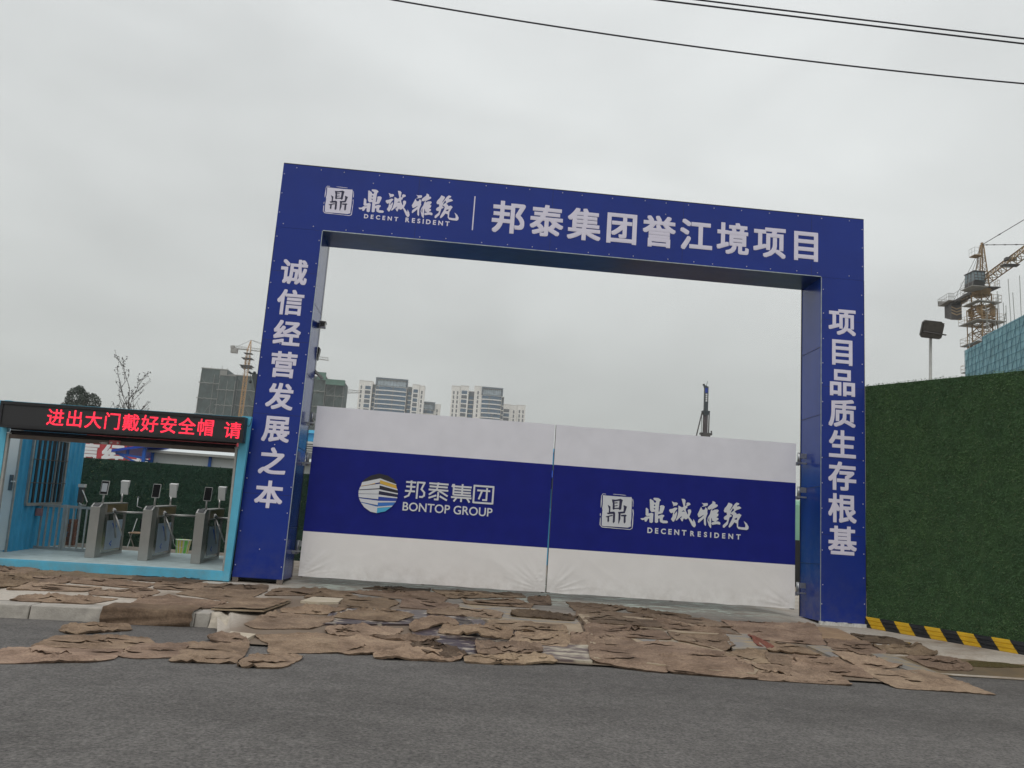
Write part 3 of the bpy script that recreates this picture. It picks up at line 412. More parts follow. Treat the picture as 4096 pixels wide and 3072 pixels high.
# ------------------------------------------------------------------ ground: road, pavement, site
def sst(a, b, x):
    t = min(1, max(0, (x - a) / (b - a))); return t * t * (3 - 2 * t)
def slope(y): return min(-.085 + .05 * (y + .1), .12)
def kerb_y(x): return -3.15 + .115 * (x - .5)
ROAD = -.40
def rside(y): return -.155 + .021 * min(y, 0) + .05 * max(y, 0)
def ramp(y, a, b): return slope(y) if y > a else slope(a) + (ROAD - slope(a)) * min(1, (a - y) / (a - b))
def G(x, y):
    left = slope(y) if y > kerb_y(x) else ROAD
    w1 = sst(.62, 1.0, x); w2 = sst(8.8, 9.7, x)
    right = min(rside(y), .12) if y > -2.6 else rside(-2.6) + (ROAD - rside(-2.6)) * min(1, (-2.6 - y) / .75)
    m = ramp(y, -1.2, -4.75) * (1 - w2) + right * w2
    return left * (1 - w1) + m * w1
def make_asphalt():
    m = mat('asphalt', (.07, .068, .068), .82, spec=.35); nt = m.node_tree; N = nt.nodes; L = nt.links; b = N['Principled BSDF']
    tc = N.new('ShaderNodeTexCoord')
    def nz(sc, det, ro=.6, vec=None):
        q = N.new('ShaderNodeTexNoise'); q.inputs['Scale'].default_value = sc; q.inputs['Detail'].default_value = det; q.inputs['Roughness'].default_value = ro
        L.new(vec or tc.outputs['Object'], q.inputs['Vector']); return q.outputs[0]
    mp = N.new('ShaderNodeMapping'); mp.inputs['Scale'].default_value = (.5, 1.0, 1); L.new(tc.outputs['Object'], mp.inputs[0])
    big = nz(.9, 5, .6, mp.outputs[0]); fine = nz(38, 4, .8); mid = nz(9, 4)
    r1 = N.new('ShaderNodeValToRGB'); L.new(big, r1.inputs[0]); e = r1.color_ramp.elements
    e[0].position = .32; e[0].color = (.096, .090, .085, 1); e[1].position = .68; e[1].color = (.146, .138, .131, 1)
    r2 = N.new('ShaderNodeValToRGB'); L.new(fine, r2.inputs[0]); e = r2.color_ramp.elements
    e[0].position = .32; e[0].color = (.38, .38, .38, 1); e[1].position = .72; e[1].color = (1.85, 1.82, 1.78, 1)
    mx = N.new('ShaderNodeMix'); mx.data_type = 'RGBA'; mx.blend_type = 'MULTIPLY'; mx.inputs['Factor'].default_value = 1
    L.new(r1.outputs[0], mx.inputs['A']); L.new(r2.outputs[0], mx.inputs['B'])
    r3 = N.new('ShaderNodeMapRange'); L.new(mid, r3.inputs['Value']); r3.inputs['From Min'].default_value = .35; r3.inputs['From Max'].default_value = .65; r3.inputs['To Min'].default_value = .86; r3.inputs['To Max'].default_value = 1.12
    sc = N.new('ShaderNodeVectorMath'); sc.operation = 'SCALE'; L.new(mx.outputs['Result'], sc.inputs[0]); L.new(r3.outputs[0], sc.inputs['Scale'])
    # sparse pale chips of stone
    vo = N.new('ShaderNodeTexVoronoi'); vo.inputs['Scale'].default_value = 26; L.new(tc.outputs['Object'], vo.inputs['Vector'])
    vr = N.new('ShaderNodeMapRange'); vr.inputs['From Min'].default_value = .13; vr.inputs['From Max'].default_value = .09; L.new(vo.outputs['Distance'], vr.inputs['Value'])
    n4 = nz(6, 2); nr = N.new('ShaderNodeMapRange'); nr.inputs['From Min'].default_value = .58; nr.inputs['From Max'].default_value = .66; L.new(n4, nr.inputs['Value'])
    mu = N.new('ShaderNodeMath'); mu.operation = 'MULTIPLY'; L.new(vr.outputs[0], mu.inputs[0]); L.new(nr.outputs[0], mu.inputs[1])
    mc = N.new('ShaderNodeMix'); mc.data_type = 'RGBA'; L.new(mu.outputs[0], mc.inputs['Factor']); L.new(sc.outputs[0], mc.inputs['A']); mc.inputs['B'].default_value = (.26, .25, .24, 1)
    L.new(mc.outputs['Result'], b.inputs['Base Color'])
    bp = N.new('ShaderNodeBump'); bp.inputs['Strength'].default_value = .9; bp.inputs['Distance'].default_value = .02; L.new(fine, bp.inputs['Height']); L.new(bp.outputs[0], b.inputs['Normal'])
    return m
def make_concrete():
    m = mat('pavement_concrete', (.40, .36, .31), .85); nt = m.node_tree; N = nt.nodes; L = nt.links; b = N['Principled BSDF']
    tc = N.new('ShaderNodeTexCoord')
    def nz(sc, det, ro=.6, vec=None):
        q = N.new('ShaderNodeTexNoise'); q.inputs['Scale'].default_value = sc; q.inputs['Detail'].default_value = det; q.inputs['Roughness'].default_value = ro
        L.new(vec or tc.outputs['Object'], q.inputs['Vector']); return q.outputs[0]
    a = nz(1.3, 6); f = nz(22, 5, .7)
    r = N.new('ShaderNodeValToRGB'); L.new(a, r.inputs[0]); e = r.color_ramp.elements
    e[0].position = .30; e[0].color = (.20, .155, .115, 1); e[1].position = .56; e[1].color = (.46, .41, .35, 1)
    q = e.new(.42); q.color = (.36, .30, .24, 1)
    r2 = N.new('ShaderNodeMapRange'); L.new(f, r2.inputs['Value']); r2.inputs['From Min'].default_value = .3; r2.inputs['From Max'].default_value = .7; r2.inputs['To Min'].default_value = .8; r2.inputs['To Max'].default_value = 1.15
    sc = N.new('ShaderNodeVectorMath'); sc.operation = 'SCALE'; L.new(r.outputs[0], sc.inputs[0]); L.new(r2.outputs[0], sc.inputs['Scale'])
    # band of scuffed grey concrete with greenish cement spill along the foot of the gate leaves
    sp = N.new('ShaderNodeSeparateXYZ'); L.new(tc.outputs['Object'], sp.inputs[0])
    def rng(src, f0, f1, t0=0, t1=1):
        w = N.new('ShaderNodeMapRange'); w.inputs['From Min'].default_value = f0; w.inputs['From Max'].default_value = f1; w.inputs['To Min'].default_value = t0; w.inputs['To Max'].default_value = t1
        L.new(src, w.inputs['Value']); return w.outputs[0]
    def mul(p, q_):
        w = N.new('ShaderNodeMath'); w.operation = 'MULTIPLY'; L.new(p, w.inputs[0]); L.new(q_, w.inputs[1]); return w.outputs[0]
    mp = N.new('ShaderNodeMapping'); mp.inputs['Scale'].default_value = (1, 5, 1); L.new(tc.outputs['Object'], mp.inputs[0])
    st = nz(2.2, 6, .75, mp.outputs[0])
    grey = mul(mul(rng(sp.outputs[0], .7, 1.3), rng(sp.outputs[0], 9.6, 8.2)), rng(sp.outputs[1], -1.7, -.9))
    m1 = N.new('ShaderNodeMix'); m1.data_type = 'RGBA'; L.new(mul(grey, rng(st, .3, .5, .3, .95)), m1.inputs['Factor']); L.new(sc.outputs[0], m1.inputs['A']); m1.inputs['B'].default_value = (.155, .14, .12, 1)
    mud = mul(mul(mul(rng(sp.outputs[0], .75, 1.1), rng(sp.outputs[0], 9.6, 8.8)), rng(sp.outputs[1], -.9, -1.5)), rng(a, .25, .40, .75, 1.0))
    m0 = N.new('ShaderNodeMix'); m0.data_type = 'RGBA'; L.new(mud, m0.inputs['Factor']); L.new(m1.outputs['Result'], m0.inputs['A']); m0.inputs['B'].default_value = (.170, .125, .088, 1)
    spill = mul(mul(grey, rng(sp.outputs[1], -.5, -.1)), rng(st, .50, .60))
    m2 = N.new('ShaderNodeMix'); m2.data_type = 'RGBA'; L.new(spill, m2.inputs['Factor']); L.new(m0.outputs['Result'], m2.inputs['A']); m2.inputs['B'].default_value = (.42, .48, .42, 1)
    L.new(m2.outputs['Result'], b.inputs['Base Color'])
    bp = N.new('ShaderNodeBump'); bp.inputs['Strength'].default_value = .5; bp.inputs['Distance'].default_value = .015; L.new(f, bp.inputs['Height']); L.new(bp.outputs[0], b.inputs['Normal'])
    return m
M['asphalt'] = make_asphalt(); M['concrete'] = make_concrete()
M['soil'] = mat('site_soil', (.22, .18, .14), .9, var=.3, vscale=.3)
def structure(o): o['kind'] = 'structure'; return o
def grid_sheet(name, xs, ys, zf, m):
    mb = MB(); n = len(ys)
    vs = [(x, y, zf(x, y)) for x in xs for y in ys]
    fs = [(i * n + j, (i + 1) * n + j, (i + 1) * n + j + 1, i * n + j + 1) for i in range(len(xs) - 1) for j in range(n - 1)]
    mb.add(vs, fs, 0, True)
    return structure(mb.build(name, m))
mb = MB(); mb.add([(-3000, -400, ROAD), (3000, -400, ROAD), (3000, 3500, ROAD), (-3000, 3500, ROAD)], [(0, 1, 2, 3)])
structure(mb.build('road', M['asphalt']))
def lin(a, b, n): return [a + (b - a) * i / n for i in range(n + 1)]
# pavement left of the gate with its kerb edge, entrance ramp and right pavement
mb = MB()
def sheet(mb, xs, edge, y1, n, zf):
    b = [];
    for x in xs:
        e = edge(x); b.append([(x, e + (y1 - e) * j / n, zf(x, e + (y1 - e) * j / n)) for j in range(n + 1)])
    m_ = n + 1; vs = [p for r in b for p in r]
    fs = [(i * m_ + j, (i + 1) * m_ + j, (i + 1) * m_ + j + 1, i * m_ + j + 1) for i in range(len(xs) - 1) for j in range(n)]
    mb.add(vs, fs, 0, True)
sheet(mb, lin(-60, -6, 10) + lin(-5.5, .55, 24), lambda x: kerb_y(x) + .30, 5.0, 40, lambda x, y: slope(y))
sheet(mb, lin(.55, 13, 60) + lin(15, 60, 8), lambda x: (-4.45 * (1 - sst(8.75, 9.35, x)) - 3.4 * sst(8.75, 9.35, x)) * sst(.55, 1.0, x) + (kerb_y(.5) + .3) * (1 - sst(.55, 1.0, x)), 5.0, 60, lambda x, y: max(G(x, y), ROAD + .006) if x > .62 else slope(y))
structure(mb.build('pavement', M['concrete']))
mb = MB(); mb.add([(-3000, 5.0, .116), (3000, 5.0, .116), (3000, 3500, .116), (-3000, 3500, .116)], [(0, 1, 2, 3)])
structure(mb.build('site_ground', M['soil']))
# mud puddle and wet mud on the right pavement
M['mud'] = mat('wet_mud', (.13, .10, .07), .45, var=.35, vscale=2.0, col2=(.22, .155, .09))
M['puddle'] = mat('puddle_water', (.10, .075, .035), .06, spec=.6)
def blob(name, cx, cy, rx, ry, m, dz, seed, rot=0.0):
    rnd = random.Random(seed); mb = MB(); n = 40; ring = []
    for k in range(n):
        t = 2 * math.pi * k / n; q = 1 + .28 * noise.noise(Vector((math.cos(t) * 1.3 + seed, math.sin(t) * 1.3, seed * .7)))
        px, py = rx * q * math.cos(t), ry * q * math.sin(t)
        ring.append((cx + px * math.cos(rot) - py * math.sin(rot), cy + px * math.sin(rot) + py * math.cos(rot)))
    vs = []; fs = []
    for s_ in (1, .75, .5, .25):
        vs += [(cx + (x - cx) * s_, cy + (y - cy) * s_, 0) for x, y in ring]
    vs.append((cx, cy, 0)); vs = [(x, y, G(x, y) + dz) for x, y, _ in vs]
    for r in range(3):
        fs += [(r * n + k, r * n + (k + 1) % n, (r + 1) * n + (k + 1) % n, (r + 1) * n + k) for k in range(n)]
    fs += [(3 * n + k, 3 * n + (k + 1) % n, 4 * n) for k in range(n)]
    mb.add(vs, fs, 0, True); return structure(mb.build(name, m))
blob('mud', 10.3, -3.12, 1.5, .34, M['mud'], .006, 3, .03)
blob('puddle', 10.55, -2.95, .42, .10, M['puddle'], .010, 5, .05)
blob('puddle', 9.85, -1.75, .30, .12, M['puddle'], .008, 8, -.3)

# ------------------------------------------------------------------ kerb
def kerbstone(x0, x1, label, h=.155, mt='kerb'):
    mb = MB()
    y0, y1 = kerb_y(x0), kerb_y(x1); z0, z1 = slope(y0), slope(y1)
    mb.hexa([(x0, y0, ROAD - .02), (x1, y1, ROAD - .02), (x0, y0 + .32, ROAD - .02), (x1, y1 + .32, ROAD - .02),
             (x0, y0 + .02, z0 + .004), (x1, y1 + .02, z1 + .004), (x0, y0 + .32, z0 + .012), (x1, y1 + .32, z1 + .012)])
    o = mb.build('kerb_stone', M[mt], loc=((x0 + x1) / 2, (y0 + y1) / 2, ROAD))
    bevel(o, .014); return tag(o, label, 'kerb stone', 'kerb stones along the left pavement')
kerbstone(-3.2, -1.462, 'granite kerb stone running out of the left edge of the picture')
kerbstone(-1.45, -.655, 'bare granite kerb stone between the leftmost one and the burlap covered one')
kerbstone(-.643, .372, 'granite kerb stone hidden under a dark draped burlap mat')
kerbstone(.378, .545, 'short kerb stone end block right of the burlap covered kerb')
mb = MB(); n_ = 16; vs = []
for i in range(n_ + 1):
    for j in range(n_ + 1):
        u, v = i / n_, j / n_; x = .55 + .50 * u - .06 * v + .03 * noise.noise(Vector((v * 4, u * 4, 3))); y = -3.20 + .62 * v - .06 * u + .05 * noise.noise(Vector((u * 5, 1, v)))
        e_ = min(1, 4 * min(v, 1.3 - v)) * min(1, 3.2 * (1 - u)); vs.append((x, y, ROAD - .02 + (.19 * (1 - u * .55)) * e_ + .025 * noise.noise(Vector((x * 9, y * 9, 5)))))
mb.add(vs, [(i * (n_ + 1) + j, (i + 1) * (n_ + 1) + j, (i + 1) * (n_ + 1) + j + 1, i * (n_ + 1) + j + 1) for i in range(n_) for j in range(n_)], 0, True)
o = mb.build('kerb_ramp', mat('cement_pale', (.42, .37, .30), .85, var=.25, vscale=9, bump=.5, bscale=25), loc=(.7, -3, ROAD))
tag(o, 'pale sloping cement wedge at the end of the kerb', 'kerb ramp')

# ------------------------------------------------------------------ boards and burlap mats
def inpoly(x, y, poly):
    c = False; n = len(poly)
    for i in range(n):
        x0, y0 = poly[i]; x1, y1 = poly[(i + 1) % n]
        if (y0 > y) != (y1 > y) and x < (x1 - x0) * (y - y0) / (y1 - y0) + x0: c = not c
    return c
def board_mat(name, c1, c2, lo, hi, rough):
    m = mat(name, c1, rough, var=.2, vscale=3.2, col2=c2, stretch=(1, 2.2, 1))
    for n in m.node_tree.nodes:
        if n.type == 'MAP_RANGE': n.inputs['From Min'].default_value = lo; n.inputs['From Max'].default_value = hi
    return m
BM = {'wet': board_mat('board_wet', (.050, .036, .038), (.44, .38, .30), .53, .60, .28),
      'grey': board_mat('board_grey', (.215, .20, .185), (.33, .25, .15), .42, .62, .6),
      'tan': board_mat('board_tan', (.27, .20, .13), (.36, .28, .19), .4, .6, .65),
      'smear': board_mat('board_smear', (.13, .095, .085), (.42, .37, .28), .45, .58, .5),
      'orange': board_mat('board_orange', (.26, .17, .10), (.34, .225, .13), .4, .6, .7),
      'pale': board_mat('board_pale', (.44, .37, .27), (.50, .43, .33), .4, .6, .7)}
PLAT = []
def board_h(x, y):
    return sum(board_h0(x + a, y + b) for a, b in ((0, 0), (.09, 0), (-.09, 0), (0, .09), (0, -.09), (.06, .06), (-.06, -.06), (.06, -.06), (-.06, .06))) / 9
def board_h0(x, y):
    h = 0
    for poly, t in PLAT:
        if inpoly(x, y, poly): h = max(h, t)
    return h
for poly, lab, kind in BOARDS:
    thick = .036 if 'thick' in lab else (.010 if kind in ('grey', 'pale') else .012)
    base = .012 if not ('platform' in lab and kind == 'grey') else .044
    if base > .04: thick = .007
    if kind == 'pale': base = .02
    mb = MB(); n = len(poly)
    # subdivide so that it follows the slope
    q = []
    for i in range(n):
        a, b = poly[i], poly[(i + 1) % n]
        k = max(1, int(math.dist(a, b) / .3))
        q += [(a[0] + (b[0] - a[0]) * j / k, a[1] + (b[1] - a[1]) * j / k) for j in range(k)]
    inner = []
    xs = [p[0] for p in q]; ys = [p[1] for p in q]
    y = min(ys) + .15
    while y < max(ys):
        x = min(xs) + .15
        while x < max(xs):
            if inpoly(x, y, poly) and min(math.dist((x, y), p) for p in q) > .08: inner.append((x, y))
            x += .3
        y += .3
    nb = len(q)
    r = mgeo.delaunay_2d_cdt([Vector(p) for p in q + inner], [(i, (i + 1) % nb) for i in range(nb)], [], 1, 1e-4)
    P2 = r[0]; tris = [tuple(t) for t in r[2]]
    fs = []
    for t in tris:
        a, b, c = (P2[i] for i in t)
        fs.append(t if (b - a).cross(c - a) > 0 else t[::-1])
    mb.add([(p.x, p.y, G(p.x, p.y) + base + thick) for p in P2], fs)
    q2 = q if sum(q[i][0] * q[(i + 1) % nb][1] - q[(i + 1) % nb][0] * q[i][1] for i in range(nb)) > 0 else q[::-1]
    mb.add([(x, y, G(x, y) + base + thick) for x, y in q2] + [(x, y, G(x, y) - .02) for x, y in q2],
           [(nb + i, nb + (i + 1) % nb, (i + 1) % nb, i) for i in range(nb)])
    cx, cy = sum(p[0] for p in poly) / n, sum(p[1] for p in poly) / n
    o = mb.build('plywood_board', BM[kind], loc=(cx, cy, G(cx, cy)))
    tag(o, lab, 'board', 'plywood boards laid on the entrance ramp')
    PLAT.append((poly, base + thick))
def make_burlap():
    m = mat('burlap', (.30, .215, .150), .9, spec=.15); nt = m.node_tree; N = nt.nodes; L = nt.links; b = N['Principled BSDF']
    tc = N.new('ShaderNodeTexCoord'); oi = N.new('ShaderNodeObjectInfo')
    ad = N.new('ShaderNodeVectorMath'); ad.operation = 'ADD'; L.new(tc.outputs['Object'], ad.inputs[0])
    rr = N.new('ShaderNodeMath'); rr.operation = 'MULTIPLY'; rr.inputs[1].default_value = 37; L.new(oi.outputs['Random'], rr.inputs[0]); L.new(rr.outputs[0], ad.inputs[1])
    def nz(sc, det, ro=.6, st=None):
        q = N.new('ShaderNodeTexNoise'); q.inputs['Scale'].default_value = sc; q.inputs['Detail'].default_value = det; q.inputs['Roughness'].default_value = ro
        if st:
            mp = N.new('ShaderNodeMapping'); mp.inputs['Scale'].default_value = st; L.new(ad.outputs[0], mp.inputs[0]); L.new(mp.outputs[0], q.inputs['Vector'])
        else: L.new(ad.outputs[0], q.inputs['Vector'])
        return q.outputs[0]
    a = nz(2.4, 6); f = nz(48, 4, .8); s = nz(12, 4, .7, (1, 3, 1))
    r = N.new('ShaderNodeValToRGB'); L.new(a, r.inputs[0]); e = r.color_ramp.elements
    e[0].position = .28; e[0].color = (.135, .092, .064, 1); e[1].position = .72; e[1].color = (.34, .248, .172, 1)
    q = e.new(.5); q.color = (.245, .172, .120, 1)
    def rng(src, f0, f1, t0, t1):
        w = N.new('ShaderNodeMapRange'); w.inputs['From Min'].default_value = f0; w.inputs['From Max'].default_value = f1; w.inputs['To Min'].default_value = t0; w.inputs['To Max'].default_value = t1
        L.new(src, w.inputs['Value']); return w.outputs[0]
    ml = N.new('ShaderNodeMath'); ml.operation = 'MULTIPLY'; L.new(rng(f, .3, .7, .72, 1.28), ml.inputs[0]); L.new(rng(s, .3, .7, .76, 1.2), ml.inputs[1])
    sc = N.new('ShaderNodeVectorMath'); sc.operation = 'SCALE'; L.new(r.outputs[0], sc.inputs[0]); L.new(ml.outputs[0], sc.inputs['Scale'])
    mm = N.new('ShaderNodeMix'); mm.data_type = 'RGBA'; mm.blend_type = 'MULTIPLY'; mm.inputs['Factor'].default_value = 1
    L.new(sc.outputs[0], mm.inputs['A']); L.new(oi.outputs['Color'], mm.inputs['B']); L.new(mm.outputs['Result'], b.inputs['Base Color'])
    ad2 = N.new('ShaderNodeMath'); ad2.operation = 'ADD'; L.new(f, ad2.inputs[0]); L.new(s, ad2.inputs[1])
    bp = N.new('ShaderNodeBump'); bp.inputs['Strength'].default_value = .8; bp.inputs['Distance'].default_value = .012; L.new(ad2.outputs[0], bp.inputs['Height']); L.new(bp.outputs[0], b.inputs['Normal'])
    return m
M['burlap'] = make_burlap()
M['red_rag'] = mat('red_rag', (.17, .055, .035), .9, var=.3, vscale=12, bump=.6, bscale=50)
def burlap(poly, lab, tone, seed):
    rnd = random.Random(seed); n = len(poly)
    area = sum(poly[i][0] * poly[(i + 1) % n][1] - poly[(i + 1) % n][0] * poly[i][1] for i in range(n))
    if area < 0: poly = poly[::-1]
    crumple = 1.6 if any(w in lab for w in ('crumpled', 'heap', 'tented', 'twisted', 'shaggy', 'ruffled')) else (1.35 if any(w in lab for w in ('wrinkled', 'folded', 'rag', 'bunched', 'torn', 'frayed')) else 1.0)
    step = .028
    c0 = (sum(p[0] for p in poly) / n, sum(p[1] for p in poly) / n)
    k_ = .955 if 2.0 < c0[0] < 5.0 and -4.3 < c0[1] < -1.2 else 1.035
    poly = [(c0[0] + (p[0] - c0[0]) * k_, c0[1] + (p[1] - c0[1]) * k_) for p in poly]
    bnd = []
    for i in range(n):
        a, b = poly[i], poly[(i + 1) % n]; k = max(2, int(math.dist(a, b) / .045))
        bnd += [((a[0] + (b[0] - a[0]) * j / k), (a[1] + (b[1] - a[1]) * j / k)) for j in range(k)]
    m_ = len(bnd)
    for _ in range(1):      # soften the corners
        bnd = [(bnd[i][0] * .5 + (bnd[i - 1][0] + bnd[(i + 1) % m_][0]) * .25, bnd[i][1] * .5 + (bnd[i - 1][1] + bnd[(i + 1) % m_][1]) * .25) for i in range(m_)]
    cx, cy = sum(p[0] for p in bnd) / m_, sum(p[1] for p in bnd) / m_
    nb = []
    for i in range(m_):     # ragged outline
        px, py = bnd[i]; tx, ty = bnd[(i + 1) % m_][0] - bnd[i - 1][0], bnd[(i + 1) % m_][1] - bnd[i - 1][1]
        l = math.hypot(tx, ty) + 1e-9; nx, ny = ty / l, -tx / l
        d = .022 * noise.noise(Vector((px * 3, py * 3, seed))) + .014 * noise.noise(Vector((px * 13, py * 13, seed + 5))) + rnd.uniform(-.007, .007) + .022
        nb.append((px + nx * d, py + ny * d))
    bnd = nb
    xs = [p[0] for p in bnd]; ys = [p[1] for p in bnd]; inner = []
    y = min(ys)
    while y < max(ys):
        x = min(xs)
        while x < max(xs):
            qx, qy = x + rnd.uniform(-.009, .009), y + rnd.uniform(-.009, .009)
            if inpoly(qx, qy, bnd) and min((qx - p[0]) ** 2 + (qy - p[1]) ** 2 for p in bnd) > .022 ** 2: inner.append((qx, qy))
            x += step
        y += step
    r = mgeo.delaunay_2d_cdt([Vector(p) for p in bnd + inner], [(i, (i + 1) % m_) for i in range(m_)], [], 1, 1e-4)
    P2 = r[0]; ang = rnd.uniform(-.5, .5) + (0 if rnd.random() < .7 else 1.2); ca, sa = math.cos(ang), math.sin(ang)
    jit = rnd.uniform(.0, .010)
    folds = []
    for _ in range(rnd.choice((5, 6, 7, 9))):       # laps where the cloth doubles over
        q = rnd.choice(bnd); t = rnd.gauss(0, .45) + (1.57 if rnd.random() < .3 else 0); l = rnd.choice((rnd.uniform(.05, .16), rnd.uniform(.15, .5)))
        o_ = (q[0] + (cx - q[0]) * rnd.uniform(.1, .8), q[1] + (cy - q[1]) * rnd.uniform(.1, .8))
        folds.append((o_, math.cos(t), math.sin(t), l, rnd.uniform(.012, .028), rnd.random() * 9))
    corner = min(bnd, key=lambda p: p[0]) if 'corner standing' in lab else None
    def z_at(x, y, d):
        u, v = (x - cx) * ca + (y - cy) * sa, -(x - cx) * sa + (y - cy) * ca
        # long narrow creases across the cloth
        c1 = 1 - abs(noise.noise(Vector((u * .9, v * 4.5, seed * 1.7)))) * 11
        c2 = 1 - abs(noise.noise(Vector((u * 3.2 + 3, v * 2.2, seed * 2.3)))) * 12
        w = .022 * max(0, c1) * max(0, noise.noise(Vector((u * 2, v * 2, seed + 9))) + .35) + .016 * max(0, c2) * max(0, noise.noise(Vector((u * 2.4, v * 2.4, seed + 19))))
        w += .010 * noise.noise(Vector((u * 2.2, v * 2.6, seed + 30))) + .004 * noise.noise(Vector((u * 14, v * 14, seed)))
        if crumple > 1.5: w += .013 * max(0, 1 - abs(noise.noise(Vector((u * 5, v * 9, seed + 40)))) * 4)
        hem = max(0, noise.noise(Vector((x * 3.2, y * 3.2, seed + 50))) + .15) * .032 * math.exp(-((d - .018) / .016) ** 2)
        w += .055 * max(0, noise.noise(Vector((x * 2.3, y * 2.3, seed + 70))) - .12) * abs(noise.noise(Vector((u * 15, v * 22, seed + 71)))) * 2.2
        sag = -.006 * math.exp(-d / .015)
        for (ox, oy), fc, fs_, l, h, ph in folds:
            a_ = (x - ox) * fc + (y - oy) * fs_; b_ = -(x - ox) * fs_ + (y - oy) * fc + .025 * noise.noise(Vector((a_ * 6, ph, 0)))
            if abs(a_) < l and -.02 < b_ < .16: w += h / crumple * (1 - (a_ / l) ** 2) * min(1, max(0, (b_ + .008) / .016)) * math.exp(-max(0, b_) / .06)
        z = G(x, y) + .009 + jit + board_h(x, y) + w * crumple + hem * min(crumple, 1.6) + sag
        if 'tented' in lab: z += .04 * math.exp(-(((x - cx) / .22) ** 2 + ((y - cy) / .25) ** 2))
        if corner: z += .06 * math.exp(-(((x - corner[0]) / .10) ** 2 + ((y - corner[1]) / .22) ** 2))
        if 'upright knot' in lab: z += .07 * math.exp(-(((x - cx - .2) / .08) ** 2 + ((y - cy) / .08) ** 2))
        if 'gaping' in lab or 'standing up' in lab: z += .03 * max(0, math.sin((x - min(xs)) / (max(xs) - min(xs)) * 5)) * math.exp(-((y - max(ys)) / .15) ** 2)
        return max(z, G(x, y) + .008)
    vs = []
    for i, p in enumerate(P2):
        d = min((p.x - q[0]) ** 2 + (p.y - q[1]) ** 2 for q in bnd) ** .5
        vs.append((p.x, p.y, z_at(p.x, p.y, d)))
    fs = []
    for t in r[2]:
        a, b, c = (P2[i] for i in t)
        fs.append(tuple(t) if (b - a).cross(c - a) > 0 else tuple(t)[::-1])
    mb = MB(); mb.add(vs, fs, 0, True)
    for _ in range(rnd.choice((3, 4, 5, 6))):      # torn flaps and doubled laps lying on the cloth
        q = rnd.choice(inner) if inner else (cx, cy); t = rnd.gauss(0, .35); l = rnd.uniform(.06, .30); w0 = rnd.uniform(.03, .075); h = rnd.uniform(.009, .019)
        fc, fz = math.cos(t), math.sin(t); k = 12; rows = []
        for i in range(k + 1):
            a_ = (i / k - .5) * 2 * l; e_ = max(.12, 1 - (2 * i / k - 1) ** 2) * (1 + .5 * noise.noise(Vector((i * .6, seed, q[0] * 3)))); row = []
            for b_, zz in ((.5, .002), (0, .62), (-.5, 1.0), (-.42, .72)):
                bb = b_ * w0 * e_ * 2 + .018 * noise.noise(Vector((i * .45, q[1] * 5, seed))); x, y = q[0] + a_ * fc - bb * fz, q[1] + a_ * fz + bb * fc
                row.append((x, y, z_at(x, y, .3) + zz * h * min(1, e_ * 1.3)))
            rows.append(row)
        if all(inpoly(r_[0][0], r_[0][1], bnd) for r_ in rows):
            mb.add([p for r_ in rows for p in r_], [(i * 4 + j + 1, (i + 1) * 4 + j + 1, (i + 1) * 4 + j, i * 4 + j) for i in range(k) for j in range(3)], 0, False)
    skirt = [(x + (cx - x) * .055, y + (cy - y) * .055, max(z_at(x, y, 0) - .024, G(x, y) - .012)) for x, y in bnd]
    top = [vs[i] for i in range(m_)]
    mb.add(top + skirt, [(m_ + i, m_ + (i + 1) % m_, (i + 1) % m_, i) for i in range(m_)], 0, False)
    o = mb.build('burlap_mat', M['burlap'] if tone > 0 else M['red_rag'], loc=(cx, cy, G(cx, cy)))
    t = 1.04 + (abs(tone) - 1) * 1.5; o.color = (t, t * (1 + .02 * rnd.uniform(-1, 1)), t * (1 + .04 * rnd.uniform(-1, 1)), 1)
    return tag(o, lab, 'rag' if tone < 0 else 'burlap mat', 'burlap mats covering the ground')
for i, (poly, lab, tone) in enumerate(MATS): burlap(poly, lab, tone, i * 3.71 + 1)
# the mat draped over a kerb stone
def draped():
    mb = MB(); nu, nv = 34, 22; x0, x1 = -.66, .36
    vs = []
    for i in range(nu + 1):
        x = x0 + (x1 - x0) * i / nu
        for j in range(nv + 1):
            t = j / nv
            ky = kerb_y(x)
            if t < .45: y = ky + .36 - .36 * t / .45; z = slope(y) + .028
            elif t < .55: q = (t - .45) / .10; y = ky - .035 * math.sin(q * math.pi / 2); z = slope(ky) + .028 - .03 * (1 - math.cos(q * math.pi / 2))
            else: q = (t - .55) / .45; y = ky - .035 - .05 * q - .02 * math.sin(q * 9 + x * 6) * q; z = slope(ky) - .002 - .155 * q
            w = .012 * noise.noise(Vector((x * 6, t * 3, 4.2))) + .02 * math.exp(-((x - x0 - .12) / .06) ** 2) * max(0, noise.noise(Vector((x * 25, t * 8, 1))) )
            vs.append((x + .015 * noise.noise(Vector((t * 6, i // 33, 2.2))), y - w, z + w))
    fs = [(i * (nv + 1) + j, i * (nv + 1) + j + 1, (i + 1) * (nv + 1) + j + 1, (i + 1) * (nv + 1) + j) for i in range(nu) for j in range(nv)]
    mb.add(vs, fs, 0, True)
    o = mb.build('burlap_mat', M['burlap'], loc=(-.15, -3.2, ROAD)); o.color = (.62, .6, .58, 1)
    tag(o, 'dark wet burlap mat draped down over the kerb face', 'burlap mat', 'burlap mats covering the ground')
draped()
